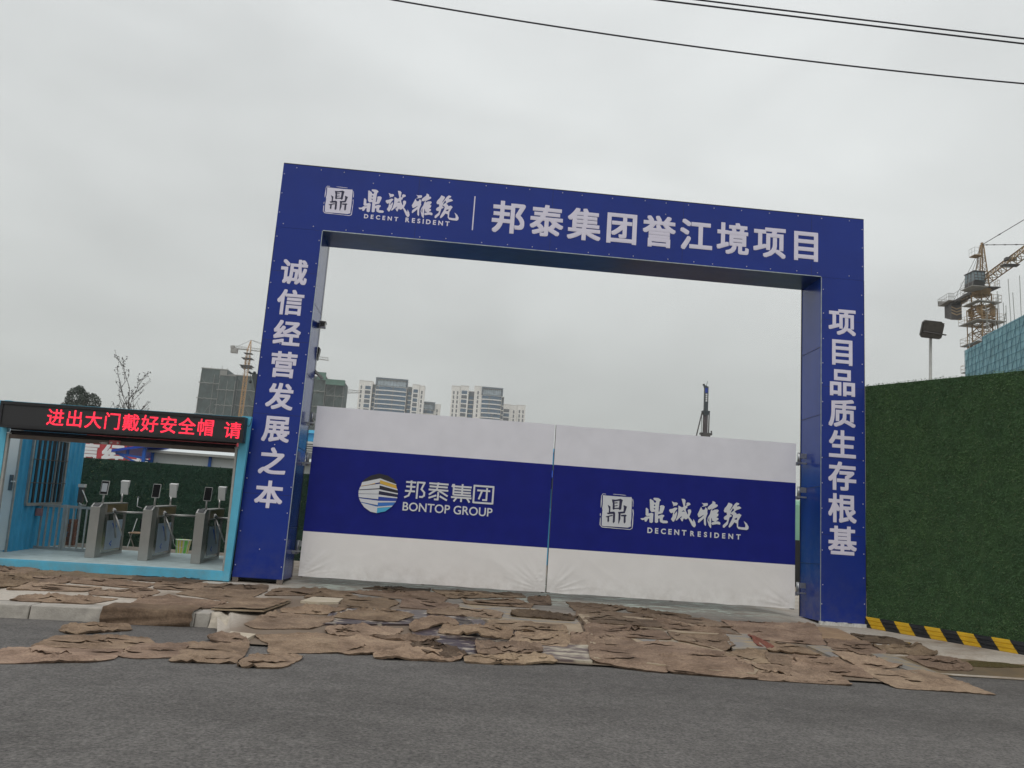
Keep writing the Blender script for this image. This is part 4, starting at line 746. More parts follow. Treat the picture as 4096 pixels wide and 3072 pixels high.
# mat on a lifted board beside the kerb end
def lifted():
    p = [(.50, -2.95), (1.12, -2.85), (1.26, -1.75), (.70, -1.75)]
    zs = [-.195, -.190, -.150, -.150]
    mb = MB(); top = [(x, y, z) for (x, y), z in zip(p, zs)]
    mb.prism([(x, y, z - .022) for x, y, z in top], (0, 0, .02))
    o = mb.build('plywood_board', BM['tan'], loc=(1.2, -2.6, -.2)); tag(o, 'tilted plywood board with a dark hollow under its front edge beside the kerb end', 'board', 'plywood boards laid on the entrance ramp')
    mb = MB(); n = 24; vs = []
    for i in range(n + 1):
        for j in range(n + 1):
            u, v = i / n, j / n
            a = Vector(top[0]).lerp(Vector(top[1]), u); b = Vector(top[3]).lerp(Vector(top[2]), u); c = a.lerp(b, v)
            c.x += .02 * noise.noise(Vector((u * 3, v * 9, 1))); c.y += .02 * noise.noise(Vector((u * 9, v * 3, 2)))
            c.z += .012 + .010 * max(0, 1 - 6 * abs(noise.noise(Vector((u * 2, v * 5, 7))))) + .004 * noise.noise(Vector((u * 9, v * 9, 3)))
            vs.append(tuple(c))
    fs = [(i * (n + 1) + j, (i + 1) * (n + 1) + j, (i + 1) * (n + 1) + j + 1, i * (n + 1) + j + 1) for i in range(n) for j in range(n)]
    mb.add(vs, fs, 0, True); o = mb.build('burlap_mat', M['burlap'], loc=(1.2, -2.6, -.2)); o.color = (.95, .95, .93, 1)
    tag(o, 'burlap mat lying on the tilted board beside the kerb end', 'burlap mat', 'burlap mats covering the ground')
lifted()
# ------------------------------------------------------------------ entrance gate arch
GW, GH, PW, BH, GD = 10.371, 7.0, .792, 1.163, .83
ZR = -.165
arch = thing('gate_arch', 'tall blue entrance arch with white Chinese lettering spanning the two gate leaves', 'gate arch', (GW / 2, .4, -.09))
def studs(mb, pts, y=-.001, mi=2):
    for x, z in pts:
        mb.lathe([(.010, 0), (.008, .005), (.003, .008)], (0, 0, 0), 8, mi, True)
        n = 24; base = len(mb.v) - n
        for k in range(n):
            p = mb.v[base + k]; mb.v[base + k] = Vector((x + p.x, y - p.z, z + p.y))
rg = random.Random(4)
def pillar(x0, x1, zb, inner):
    mb = MB()
    # front sheet is 8 mm proud of the body; thin galvanised edge between front and sides
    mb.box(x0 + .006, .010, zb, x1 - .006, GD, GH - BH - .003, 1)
    mb.box(x0, 0, zb, x1, .009, GH - BH - .003, 0)
    ex = x1 if inner > 0 else x0
    mb.box(ex - (.012 if inner > 0 else 0), -.003, zb, ex + (0 if inner > 0 else .012), 0, GH - BH - .003, 3)
    ox = x0 if inner > 0 else x1
    mb.box(ox - (0 if inner > 0 else .008), -.003, zb + .1, ox + (.008 if inner > 0 else 0), 0, GH - BH - .003, 4)
    bx = ex + (.0 if inner > 0 else 0)
    mb.box(min(bx, bx + inner * .003) - .0, GD - .02, zb, max(bx, bx + inner * .003), GD + .004, GH - BH - .003, 4)
    for z in (1.32, 2.62, 3.86, 5.06):
        mb.box(x0 + .004, -.0012, z, x1 - .014, -.0002, z + .006, 5)
        mb.box(ex - .003 if inner < 0 else ex, .015, z - .5, ex if inner < 0 else ex + .001, GD - .02, z - .494, 5)
    st = []
    z = zb + .25
    while z < GH - BH - .1:
        st += [(x0 + .035 + rg.uniform(-.01, .01), z + rg.uniform(-.08, .08)), (x1 - .04 + rg.uniform(-.01, .01), z + rg.uniform(-.08, .08))]
        if rg.random() < .3: st.append(((x0 + x1) / 2 + rg.uniform(-.1, .1), z + .2))
        z += .42
    studs(mb, st)
    return mb.build('pillar', [M['blue'], M['blue_side'], M['rivet'], M['edge'], M['dark_gap'], mat_seam], arch)
mat_seam = mat('seam_dark_blue', (.007, .011, .085), .4)
pl = pillar(0, PW, 0, 1); pr = pillar(GW - PW, GW, -.10, -1)
for x in (.05, PW - .05):
    for y in (.05, GD - .05):
        mb = MB(); mb.box(x - .045, y - .045, slope(y) - .03, x + .045, y + .045, -.001, 0); mb.build('foot', M['steel_rust'], pl)
mb = MB(); mb.box(.03, .10, -.045, PW - .03, GD - .1, -.002, 0); mb.build('gap_shade', M['dark_gap'], pl)  # dark box standing in for shade in the gap under the pillar
mb = MB(); rr = random.Random(2); xs = lin(GW - PW - .02, GW + .02, 16)
for i in range(16):
    t = rr.uniform(.035, .085) * (.4 if i in (5, 9, 10) else 1)
    mb.box(xs[i], -.03 - rr.uniform(0, .03), ZR - .05, xs[i + 1] - .001, .012, -.115 + t * .25)
mb.build('base_plaster', mat('plaster_white', (.58, .57, .55), .8, var=.25, vscale=16), pr)
# beam
mb = MB()
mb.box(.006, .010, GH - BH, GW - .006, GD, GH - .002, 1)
mb.box(0, 0, GH - BH, GW, .009, GH, 0)
mb.box(PW, -.003, GH - BH, GW - PW, 0, GH - BH + .014, 3)
mb.box(0, -.003, GH - .012, GW, 0, GH, 4); mb.box(.0, 0, GH, GW, GD, GH + .004, 3)
for x in (2.35, 4.70, 7.05, 9.40): mb.box(x, -.0012, GH - BH + .015, x + .006, -.0002, GH - .013, 5)
st = []
x = .15
while x < GW - .05:
    st += [(x + rg.uniform(-.1, .1), GH - .05 - rg.uniform(0, .02)), (x + rg.uniform(-.1, .1), GH - BH + .05 + rg.uniform(0, .02))]
    if rg.random() < .25: st.append((x, GH - .5 + rg.uniform(-.3, .3)))
    x += .47
for z in (6.1, 6.45, 6.8): st += [(.03, z), (GW - .03, z)]
studs(mb, st)
beam = mb.build('beam', [M['blue'], M['blue_under'], M['rivet'], M['edge'], M['dark_gap'], mat_seam], arch)
YL = -.0045
def em_text(mb, ch, cx, cz, em, y, bold=.02, sx=1.0):
    vs, fs = glyph_mesh(ch, bold)
    gx = (min(v.x for v in vs) + max(v.x for v in vs)) / 2
    gx = .5 if abs(gx - .5) < .12 else gx
    mb.add([(cx + (v.x - gx) * em * sx, y - v.z * em, cz + (v.y - .378) * em) for v in vs], fs)
for i, ch in enumerate('邦泰集团誉江境项目'):
    mb = MB(); em_text(mb, ch, 3.95 + (9.30 - 3.95) * i / 8, 6.395, .605, YL, .028, 1.0); o = mb.build('character', M['letter'], beam)
for i, ch in enumerate('诚信经营发展之本'):
    mb = MB(); em_text(mb, ch, .395 + .025 * i / 7, 5.065 - .5345 * i, .455, YL, .029, 1.0); mb.build('character', M['letter'], pl)
for i, ch in enumerate('项目品质生存根基'):
    mb = MB(); em_text(mb, ch, 9.965 - .005 * i / 7, 5.045 - .5443 * i, .505, YL, .029, 1.0); mb.build('character', M['letter'], pr)
mb = MB(); mb.box(3.326, YL, 6.10, 3.346, YL + .002, 6.723); mb.build('divider', M['letter'], beam)
# seal and brush lettering; SEAL and BRUSH hold outlines in the plane of the gate leaf
SBX = (5.897, 6.465, 1.176, 1.751); BBX = (6.596, 8.486, 1.334, 1.762)
def mapper(src, dst):
    a, b, c, d = src; e, f, g, h = dst
    return lambda p: (e + (p[0] - a) / (b - a) * (f - e), g + (p[1] - c) / (d - c) * (h - g))
def strip(mb, pts, w, y, mi=0):
    pts = [Vector(p) for p in pts]; L_ = []; R_ = []
    q = []
    for i in range(len(pts) - 1):
        for k in range(4): q.append(pts[i].lerp(pts[i + 1], k / 4))
    q.append(pts[-1]); pts = q
    for i, p in enumerate(pts):
        d = (pts[min(i + 1, len(pts) - 1)] - pts[max(0, i - 1)]).normalized(); n = Vector((-d.y, d.x))
        ww = w * (.72 + .5 * noise.noise(Vector((p.x * 9, p.y * 9, 3)))) * (.45 if i in (0, len(pts) - 1) else 1)
        L_.append(p + n * ww / 2); R_.append(p - n * ww / 2)
    vs = [(p.x, y, p.y) for p in L_ + R_]; n = len(pts)
    mb.add(vs, [(i, n + i, n + i + 1, i + 1) for i in range(n - 1)], mi)
def emblem(parent, dst_s, dst_b, y, ink, word_boxes, mletter):
    fs_ = mapper(SBX, dst_s); fb = mapper(BBX, dst_b); k = (dst_s[1] - dst_s[0]) / (SBX[1] - SBX[0])
    mb = MB()
    for sh in SEAL['base']: mb.flat([[fs_(p) for p in l] for l in sh], y)
    for l, w in SEAL['lines']: strip(mb, [fs_(p) for p in l], w / 6.9125 / 3339 * 14.3 * k * 1.15, y)
    sl = mb.build('seal', mletter, parent)
    mb = MB()
    for j, sh in enumerate(SEAL['glyph']): mb.flat([[fs_(p) for p in l] for l in sh], y - .002 - .0003 * j)
    mb.build('seal_character', ink, sl)
    mb = MB()
    for j, sh in enumerate(BRUSH): mb.flat([[fb(p) for p in l] for l in sh], y - .0003 * j)
    mb.build('brush_lettering', mletter, parent)
    mb = MB()
    for w_, bx in word_boxes: put_text(mb, w_, bx, y, .035)
    mb.build('latin_lettering', mletter, parent)
def spaced(w, x0, x1, z0, z1):       # letters set wide apart
    ws = []
    for ch in w:
        vs, _ = glyph_mesh(ch, .035); ws.append(max(v.x for v in vs) - min(v.x for v in vs))
    k = (z1 - z0) / .74
    gap = (x1 - x0 - sum(ws) * k) / (len(w) - 1); x = x0; out = []
    for ch, q in zip(w, ws): out.append((ch, (x, z0, x + q * k, z1))); x += q * k + gap
    return out
emblem(beam, (.756, 1.25, 6.150, 6.650), (1.352, 3.08, 6.264, 6.685), YL, M['seal_ink'], spaced('DECENT', 1.462, 2.046, 6.131, 6.208) + spaced('RESIDENT', 2.172, 2.934, 6.131, 6.216), M['letter'])

# ------------------------------------------------------------------ gate leaves
YD, ZT, ZB, B1, B2 = .42, 2.877, .049, 2.1845, .7784
def wrinkle(x, z, x0, x1, s):
    t = max(0, (.78 - z) / .73)
    cl = math.hypot(x - x0, (z - ZB)); cr = math.hypot(x - x1, (z - ZB))
    d = 0
    for c, cx in ((cl, x0), (cr, x1)):
        a = math.atan2(z - ZB, abs(x - cx) + 1e-6)
        d += .010 * max(0, 1 - 3.2 * abs(noise.noise(Vector((a * 5.5, c * .5, s + cx))))) * math.exp(-((c - .25) / .32) ** 2)
    u = x * .75 + z * .8
    d += .008 * t * max(0, 1 - 3 * abs(noise.noise(Vector((u * 3.4, (z - x * .8) * .8, s))))) * (.4 + noise.noise(Vector((x * 1.3, 0, s))) )
    d += .005 * noise.noise(Vector((x * .8, z * .8, s + 3))) + .0025 * max(0, 1 - 4 * abs(noise.noise(Vector((x * 1.2, z * 1.6 + x * .5, s + 8)))))
    d += .006 * max(0, noise.noise(Vector((x * 3, z * 9, s + 6)))) * math.exp(-((z - ZB) / .12) ** 2)
    return d
def leaf(x0, x1, label, s):
    root = thing('gate_leaf', label, 'gate', ((x0 + x1) / 2, .45, -.06), 'gate leaves')
    zs = lin(ZB, B2, 44) + lin(B2, B1, 30)[1:] + lin(B1, ZT, 20)[1:]; xs = lin(x0, x1, 150)
    mb = MB(); n = len(zs); vs = []
    for x in xs:
        for z in zs:
            zz = z + (.012 * noise.noise(Vector((x * 2.5, s, 0))) if z == ZB else 0) + (.006 * noise.noise(Vector((x * 1.5, s, 5))) if z == ZT else 0)
            vs.append((x, YD - wrinkle(x, z, x0, x1, s), zz))
    for i in range(len(xs) - 1):
        for j in range(n - 1):
            zc = (zs[j] + zs[j + 1]) / 2
            mb.f.append([i * n + j, (i + 1) * n + j, (i + 1) * n + j + 1, i * n + j + 1]); mb.m.append(0 if zc > B1 else (1 if zc > B2 else 2)); mb.smooth.append(True)
    mb.v = [Vector(v) for v in vs]
    b = mb.build('banner', [M['banner'], M['band'], M['banner_low']], root)
    mb = MB()
    for x in (x0 + .03, (x0 + x1) / 2, x1 - .03): mb.box(x - .03, YD + .02, ZB - .015, x + .03, YD + .08, ZT - .004)
    for z in (ZB + .04, 1.45, ZT - .04): mb.box(x0 + .06, YD + .022, z - .03, x1 - .06, YD + .078, z + .026)
    mb.build('frame', M['steel_rust'], root)
    mb = MB(); mb.box(x0 + .005, YD + .012, ZB + .01, x1 - .005, YD + .018, ZT - .01); mb.build('backing_sheet', M['dark_gap'], root)
    return root, b
lf1, bn1 = leaf(.959, 5.030, 'white and blue gate leaf with round building logo, left leaf of the pair', 1.3)
lf2, bn2 = leaf(5.058, 9.322, 'white and blue gate leaf with square seal and brush script, right leaf of the pair', 7.9)
def hinge(x0, x1, z, par, ang=0):
    mb = MB(); xm = (x0 + x1) / 2
    mb.tube((xm, .60, z - .10), (xm, .60, z + .12), .03, 10); mb.box(x0 - .015, .57, z - .075, x1 + .02, .63, z - .05); mb.box(xm, .58, z + .02, x1 + .02, .62, z + .11)
    mb.box(x0, .585, z - .11, xm, .615, z - .05)
    mb.build('hinge', M['zinc'], par)
for z in (2.66, 1.97, .50): hinge(PW, .945, z, lf1)
for z in (2.62, 2.02, .37): hinge(9.335, 9.575, z, lf2)
YT = YD - .013
# round logo
LC = {'dark': M['logo_black'], 'white': M['logo_white'], 'gold': M['gold'], 'black': M['logo_black'], 'navy': M['logo_navy'], 'blue': M['logo_blue'], 'midblue': M['logo_mid'], 'cyan': M['logo_cyan']}
keys = list(LC); mb = MB()
for j, (l, c) in enumerate(CIRC): mb.flat([l], YT - .0002 * j, keys.index(c))
mb.build('round_logo', [LC[k] for k in keys], bn1)
# blocky lettering: strokes in a 0..1 cell
def strokes(mb, cell, segs, y, w):
    x0, z0, x1, z1 = cell
    for j, sg in enumerate(segs):
        pts = [Vector((x0 + p[0] * (x1 - x0), z0 + p[1] * (z1 - z0))) for p in sg]
        for i in range(len(pts) - 1):
            a, b = pts[i], pts[i + 1]; d = (b - a).normalized(); n = Vector((-d.y, d.x)) * w / 2
            ea = d * (w * .35 if i else 0); eb = d * (w * .35 if i < len(pts) - 2 else 0)
            q = [a - n - ea, b - n + eb, b + n + eb, a + n - ea]
            yy = y - .0002 * (j * 3 + i)
            mb.add([(p.x, yy, p.y) for p in q], [(0, 1, 2, 3)])
BANG = [[(.05, .90), (.54, .90)], [(.07, .65), (.52, .65)], [(.03, .40), (.52, .40)], [(.31, 1.0), (.31, .45), (.22, .15), (.02, .03)],
        [(.62, .0), (.62, .96)], [(.62, .92), (.95, .92), (.82, .55), (.97, .38), (.97, .2), (.88, .12), (.74, .12)]]
TAI = [[(.03, .92), (.97, .92)], [(.06, .75), (.94, .75)], [(.02, .57), (.98, .57)], [(.48, 1.0), (.42, .6), (.05, .28)], [(.5, .55), (.72, .42), (.97, .26)], [(.5, .46), (.5, .04), (.32, .04)], [(.05, .1), (.42, .27)], [(.95, .03), (.58, .24)]]
JI = [[(.06, .96), (.02, .80)], [(.10, .98), (.10, .36)], [(.10, .85), (.97, .85)], [(.1, .69), (.95, .69)], [(.1, .53), (.95, .53)], [(.1, .38), (.97, .38)], [(.52, 1.0), (.52, .38)], [(.0, .24), (1.0, .24)], [(.5, .24), (.5, .0)], [(.27, .22), (.14, .0)], [(.78, .22), (.92, .0)]]
TUAN = [[(.03, .0), (.03, .97), (.97, .97), (.97, .04), (.90, .03), (.03, .03)], [(.18, .72), (.82, .72)], [(.66, .88), (.66, .2), (.46, .2)], [(.42, .70), (.28, .22)]]
mb = MB(); cw = .345; z0_, z1_ = 1.437, 1.736
for ch, xx in ((BANG, 2.556), (TAI, 2.952), (JI, 3.345), (TUAN, 3.715)): strokes(mb, (xx, z0_, xx + cw, z1_), ch, YT, .030)
mb.build('chinese_lettering', M['logo_white'], bn1)
mb = MB(); put_text(mb, 'BONTOP GROUP', (2.552, 1.226, 4.060, 1.371), YT, .012); mb.build('latin_lettering', M['logo_white'], bn1)
emblem(bn2, SBX, BBX, YT, M['seal_ink'], spaced('DECENT', 6.724, 7.402, 1.143, 1.236) + spaced('RESIDENT', 7.470, 8.352, 1.141, 1.230), M['logo_white'])

# ------------------------------------------------------------------ things on the left pillar
cc = thing('security_camera', 'white bullet security camera looking out from the left blue pillar', 'security camera', (.86, .7, 4.33))
mb = MB(); mb.beam((.895, .40, 4.30), (.85, .78, 4.345), .095, .085); mb.beam((.90, .36, 4.345), (.845, .80, 4.392), .125, .012); body = mb.build('body', M['white_pl'], cc); bevel(body, .012)
mb = MB(); mb.beam((.898, .372, 4.297), (.896, .395, 4.30), .080, .068); mb.build('lens', M['black'], cc)
mb = MB(); mb.tube((.795, .74, 4.36), (.86, .72, 4.345), .018, 8); mb.box(.794, .69, 4.31, .800, .79, 4.41); mb.build('bracket', M['white_pl'], cc)
sp = thing('wall_speaker', 'small black speaker box on the back edge of the left pillar', 'speaker', (.81, .83, 3.85))
mb = MB(); mb.prism([(.796, .78, 3.74), (.812, .78, 3.75), (.835, .78, 3.90), (.838, .78, 3.95), (.815, .78, 3.975), (.796, .78, 3.97)], (0, .12, 0)); mb.build('body', M['black'], sp)
mb = MB(); mb.prism([(.813, .775, 3.76), (.833, .775, 3.90), (.836, .775, 3.945), (.822, .775, 3.93)], (0, .004, 0)); mb.build('grille', M['lamp_dark'], sp)
fl = thing('floodlight', 'grey slab floodlight sticking out behind the left pillar, below the speaker', 'floodlight', (.8, .95, 3.5))
mb = MB(); mb.beam((.72, .95, 3.60), (.905, .98, 3.445), .16, .035); mb.build('housing', M['pole_grey'], fl)
mb = MB(); mb.tube((.76, .86, 3.50), (.80, .95, 3.52), .012); mb.tube((.70, .84, 3.62), (.80, .95, 3.525), .008); mb.build('arm', M['steel_rust'], fl)
# ------------------------------------------------------------------ blue booth with the turnstiles (local axes: x right, y back, z up)
bu = Vector((1, 0, .0095)).normalized(); bv = Vector((0, 1, .045)); bv = (bv - bu * bu.dot(bv)).normalized(); bw = bu.cross(bv)
BR = Matrix((bu, bv, bw)).transposed(); BO = Vector((0, -.10, .078)); BE = BR.to_euler()
def bl(x, y, z): return BO + BR @ Vector((x, y, z))
booth = thing('booth', 'light blue container booth with a wide opening over three turnstiles', 'booth', BO, rot=BE)
def lb(name, mats, mb, par=booth): return mb.build(name, mats, par, local=True)
mb = MB(); mb.box(-6.3, .05, -.05, -.02, 2.72, 0); lb('floor', M['floor_grey'], mb)
mb = MB(); mb.box(-6.3, 0, -.145, -.113, .10, -.012); mb.box(-6.3, .008, -.012, -.113, .06, .004); lb('sill', M['cont_blue'], mb)
mb = MB(); mb.hexa([(-.112, 0, -.15), (-.020, 0, -.15), (-.112, .088, -.15), (-.020, .088, -.15), (-.085, 0, 2.455), (.066, 0, 2.455), (-.085, .088, 2.455), (.066, .088, 2.455)]); o = lb('corner_post', M['cont_blue'], mb)
mb = MB(); mb.box(-3.77, 0, -.01, -3.675, .10, 2.45); lb('corner_post', M['cont_blue'], mb)
for x_ in (-.140, -3.672):
    mb = MB(); mb.box(x_, .01, 0, x_ + .037, .07, 1.93); lb('shutter_rail', M['grey_rail'], mb)
mb = MB(); mb.box(-6.3, .02, 0, -3.775, .08, 2.40); lb('front_panel', M['wall_blue'], mb)
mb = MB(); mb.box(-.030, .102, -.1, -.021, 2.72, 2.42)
lb('side_panel', mat('booth_side_shaded', (.02, .05, .07), .6, var=.2, vscale=5), mb)  # booth blue darkened in the colour to stand for the wall's shadow
mb = MB(); mb.box(-6.3, .10, 2.38, -.105, .42, 2.45); lb('roof', M['cont_blue'], mb)
mb = MB()
for k in range(7):
    z = 1.925 + .072 * k; mb.prism([(-3.63, .03, z), (-3.63, .012, z + .02), (-3.63, .03, z + .066), (-3.63, .10, z + .066), (-3.63, .10, z)], (3.485, 0, 0))
lb('roller_shutter', M['cont_dark'], mb)
mb = MB(); mb.box(-3.63, .018, 1.860, -.145, .075, 1.923); bar = lb('shutter_bottom_bar', M['shut_brown'], mb)
mb = MB(); mb.box(-2.10, .004, 1.86, -1.93, .016, 1.93, 0)
for x in (-2.065, -1.965): mb.lathe([(.018, 0), (.012, .012)], (0, 0, 0), 8, 1, True); 
for b in range(2):
    base = len(mb.v) - 16 * (2 - b)
    for k in range(16): p = mb.v[base + k]; mb.v[base + k] = Vector(((-2.065, -1.965)[b] + p.x, .004 - p.z, 1.893 + p.y))
lb('lock_plate', [M['pink'], M['white_pl']], mb, bar)
mb = MB(); mb.path([(-2.12, .0, 1.882), (-2.20, -.01, 1.885), (-2.24, -.01, 1.878), (-2.20, -.01, 1.868), (-2.12, .0, 1.866)], .007); lb('pull_handle', M['white_pl'], mb, bar)
for x in (-3.625, -.11):
    mb = MB(); mb.box(x - .03, -.008, 1.925, x + .03, .008, 1.955); mb.tube((x - .03, -.012, 1.94), (x + .025, -.03, 1.95), .012); lb('latch', M['zinc'], mb)
mb = MB(); mb.box(-6.3, 2.66, 0, -4.05, 2.72, 2.38); lb('back_panel', M['wall_blue'], mb)
# guard room wall: trapezoid sheet facing the passage, window with bars
mb = MB(); y = 1.14; prof = []
while y < 3.5:
    for dy, dx in ((0, 0), (.055, 0), (.085, .028), (.14, .028), (.17, 0)): prof.append((y + dy, -3.98 + dx))
    y += .19
vs = [];
for yy, xx in prof: vs += [(xx, yy, 0), (xx, yy, 2.38)]
mb.add(vs, [(2 * i, 2 * i + 2, 2 * i + 3, 2 * i + 1) for i in range(len(prof) - 1)])
mb.box(-4.04, 1.13, 0, -3.985, 3.5, 2.38)
lb('guard_room_wall', M['wall_blue'], mb)
mb = MB(); mb.box(-4.9, 1.10, .03, -3.985, 1.125, 2.06); dr = lb('door', M['door_white'], mb)
mb = MB(); mb.box(-3.992, 1.085, .0, -3.968, 1.128, 2.2); lb('door_frame', M['grey_rail'], mb)
mb = MB(); mb.box(-4.07, 1.075, 1.02, -4.015, 1.098, 1.28); lb('lock_case', mat('lock_steel', (.20, .20, .20), .4, metal=.6), mb, dr)
mb = MB(); mb.tube((-4.03, 1.07, 1.17), (-3.95, 1.04, 1.17), .012); lb('handle', M['white_pl'], mb, dr)
win = MB(); Y0, Y1, Z0, Z1, XW = 1.46, 2.78, .785, 1.955, -3.94
for a, b in (((Y0, Z0), (Y1, Z0)), ((Y1, Z0), (Y1, Z1)), ((Y0, Z1), (Y1, Z1)), ((Y0, Z0), (Y0, Z1))): win.beam((XW, a[0], a[1]), (XW, b[0], b[1]), .05, .05, up=(1, 0, 0))
win.beam((XW - .01, (Y0 + Y1) / 2 + .3, Z0), (XW - .01, (Y0 + Y1) / 2 + .3, Z1), .03, .03, up=(1, 0, 0))
wf = lb('window_frame', M['alu'], win)
mb = MB(); mb.box(XW - .028, Y0, Z0, XW - .020, Y1, Z1); lb('window_pane', M['glass_dark'], mb, wf)
mb = MB()
for k in range(1, 8): yy = Y0 + (Y1 - Y0) * k / 8; mb.tube((XW + .035, yy, Z0 + .03), (XW + .035, yy, Z1 - .03), .009)
for zz in (1.16, 1.57): mb.tube((XW + .045, Y0, zz), (XW + .045, Y1, zz), .008)
lb('window_bars', mat('window_bar', (.055, .055, .052), .6), mb, wf)
# LED sign over the opening
led = thing('led_sign', 'long black LED sign with red scrolling Chinese characters above the turnstiles', 'LED sign', bl(-1.85, -.09, 2.0), rot=BE)
def ll(name, mats, mb, par=None): 
    mb.v = [p - Vector((-1.85, -.09, 2.0)) for p in mb.v]; return mb.build(name, mats, par or led, local=True)
X0, X1, ZA, ZB_ = -3.735, .012, 2.018, 2.425; FW = .045
mb = MB(); mb.box(X0, -.16, ZA, X1, -.003, ZB_); ll('housing', M['led_frame'], mb)
mb = MB(); mb.box(X0, -.185, ZA, X1, -.161, ZA + FW); mb.box(X0, -.185, ZB_ - FW, X1, -.161, ZB_); mb.box(X0, -.185, ZA + FW + .001, X0 + FW, -.161, ZB_ - FW - .001); mb.box(X1 - FW, -.185, ZA + FW + .001, X1, -.161, ZB_ - FW - .001)
o = ll('frame', M['led_frame'], mb)
mb = MB(); mb.box(X0 + FW, -.168, ZA + FW, X1 - FW, -.162, ZB_ - FW); pan = ll('display', M['led_black'], mb)
mb = MB()
for i, ch in enumerate('进出大门戴好安全帽'):
    cx = -2.885 + i * (2.30 / 8)
    vs, fs = glyph_mesh(ch, .010); em = .275
    mb.add([(cx + (v.x - .5) * em, -.1695 - v.z * .2, 2.223 + (v.y - .378) * em * 1.02) for v in vs], fs)
ll('lit_characters', M['led_red'], mb, pan); mb = MB()
vs, fs = glyph_mesh('请', .010); mb.add([(-.165 + (v.x - .5) * .285, -.1695 - v.z * .2, 2.208 + (v.y - .378) * .275) for v in vs], fs)
ll('lit_character', M['led_red'], mb, pan)
mb = MB(); mb.path([(.030, -.08, 2.30), (.06, -.06, 2.29), (.075, -.05, 2.34), (.078, -.04, 2.42)], .006); ll('power_cord', M['cable'], mb)

# turnstiles
def make_turnstile():
    t = thing('turnstile', 'turnstile', 'turnstile', (0, 0, 0), 'steel tripod turnstiles in the booth', rot=BE)
    lt = lambda n, m, mb, par=t: mb.build(n, m, par, local=True)
    W = .158; H = .90
    # front column with slanted head
    mb = MB(); mb.prism([(0, 0, 0), (0, .24, 0), (0, .24, H), (0, .10, H), (0, 0, H - .06)], (W, 0, 0), 0); o = lt('front_column', M['stainless'], mb); bevel(o, .004)
    mb = MB(); mb.hexa([(.028, .012, H - .050), (W - .028, .012, H - .050), (.028, .098, H + .002), (W - .028, .098, H + .002), (.028, .010, H - .046), (W - .028, .010, H - .046), (.028, .096, H + .006), (W - .028, .096, H + .006)])
    pad = lt('card_reader', M['black'], mb, o)
    mb = MB()
    for k in range(3): mb.add([(.065 + .012 * k, .035, H - .032), (.073 + .012 * k, .035, H - .032), (.082 + .012 * k, .065, H - .013), (.075 + .012 * k, .065, H - .013)], [(0, 1, 2, 3)])
    lt('reader_mark', M['white_pl'], mb, pad)
    mb = MB(); mb.box(.015, .241, .05, W - .020, 1.15, H - .19); lt('core', M['stainless_d'], mb)
    mb = MB(); mb.box(0, .241, H - .185, W + .012, 1.19, H); o = lt('lid', M['stainless'], mb); bevel(o, .004)
    mb = MB(); mb.box(W + .0125, .28, H - .15, W + .0150, 1.16, H - .02); lt('lid_reflection', mat_lid, mb, o)
    mb = MB(); mb.box(0, 1.151, 0, W, 1.19, H - .186); lt('rear_column', M['stainless'], mb)
    mb = MB(); mb.box(0, .241, 0, W, 1.150, .045); lt('base', M['stainless'], mb)
    mb = MB(); mb.box(W - .0195, .42, .10, W - .0165, 1.10, H - .30); fm = lt('film_panel', M['film'], mb)
    mb = MB(); x = W - .0160
    mb.add([(x, .62, .56), (x, .86, .50), (x, .80, .34), (x, .74, .44)], [(0, 1, 2, 3)]); mb.add([(x, .60, .20), (x, .70, .26), (x, .70, .14)], [(0, 1, 2)])
    mb.add([(x + .0005, .655, .20), (x + .0005, .685, .225), (x + .0005, .685, .18)], [(0, 1, 2)], 1)
    lt('film_print', [M['sticker'], M['white_pl']], mb, fm)
    hub = Vector((W + .02, .52, H - .14))
    mb = MB(); mb.tube((W - .02, .56, H - .12), (W + .05, .50, H - .155), .062, 14, 0, .045); hb = lt('hub', M['stainless_d'], mb)
    for tip in ((.53, .03, 0.0), (.235, -.06, -.41), (.035, .16, -.46)):
        mb = MB(); mb.tube(hub + Vector((.01, 0, -.01)), hub + Vector(tip), .018, 10); lt('arm', M['stainless'], mb)
    # face reader towards the street and one towards the site
    for sg, yy in ((-1, .20), (1, 1.02)):
        mb = MB(); mb.tube((W / 2 + .03, yy, H), (W / 2 + .03, yy, H + .16), .017, 10); ps = lt('screen_pole', M['stainless'], mb)
        mb = MB(); c = Vector((W / 2 + .045, yy + sg * .03, H + .26)); n_ = Vector((0, sg, .18)).normalized(); up = Vector((0, -sg * .18, 1)).normalized(); sx = Vector((1, 0, 0))
        def slab(mb, hw, h0, h1, t0, t1, mi=0):
            q = []
            for hh in (h0, h1):
                for tt in (t0, t1):
                    for xx in (-hw, hw): q.append(c + sx * xx + n_ * tt + up * hh)
            mb.hexa(q, mi)
        slab(mb, .064, -.118, .118, -.014, .012); bk = lt('face_reader', M['white_pl'], mb); bevel(bk, .006)
        mb = MB(); slab(mb, .057, -.110, .110, .0125, .0145); sc_ = lt('screen', M['screen_glass'], mb, bk)
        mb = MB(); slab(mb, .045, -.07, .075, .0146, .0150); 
        if sg < 0: t_glare = lt('display_glare', M['glare_paint'], mb, sc_)
        mb = MB()   # sun hood
        for xs_ in (-.066, .066): mb.prism([c + sx * (xs_ - .003) + up * .12 + n_ * -.012, c + sx * (xs_ - .003) + up * .122 + n_ * .075, c + sx * (xs_ - .003) + up * .0 + n_ * .013], (.006, 0, 0))
        a = [c - sx * .068 + up * .119 - n_ * .014, c + sx * .068 + up * .119 - n_ * .014, c + sx * .068 + up * .121 + n_ * .078, c - sx * .068 + up * .121 + n_ * .078]
        mb.prism(a, up * .005)
        if sg > 0: lt('sun_hood', M['white_pl'], mb, bk)
    return t, t_glare
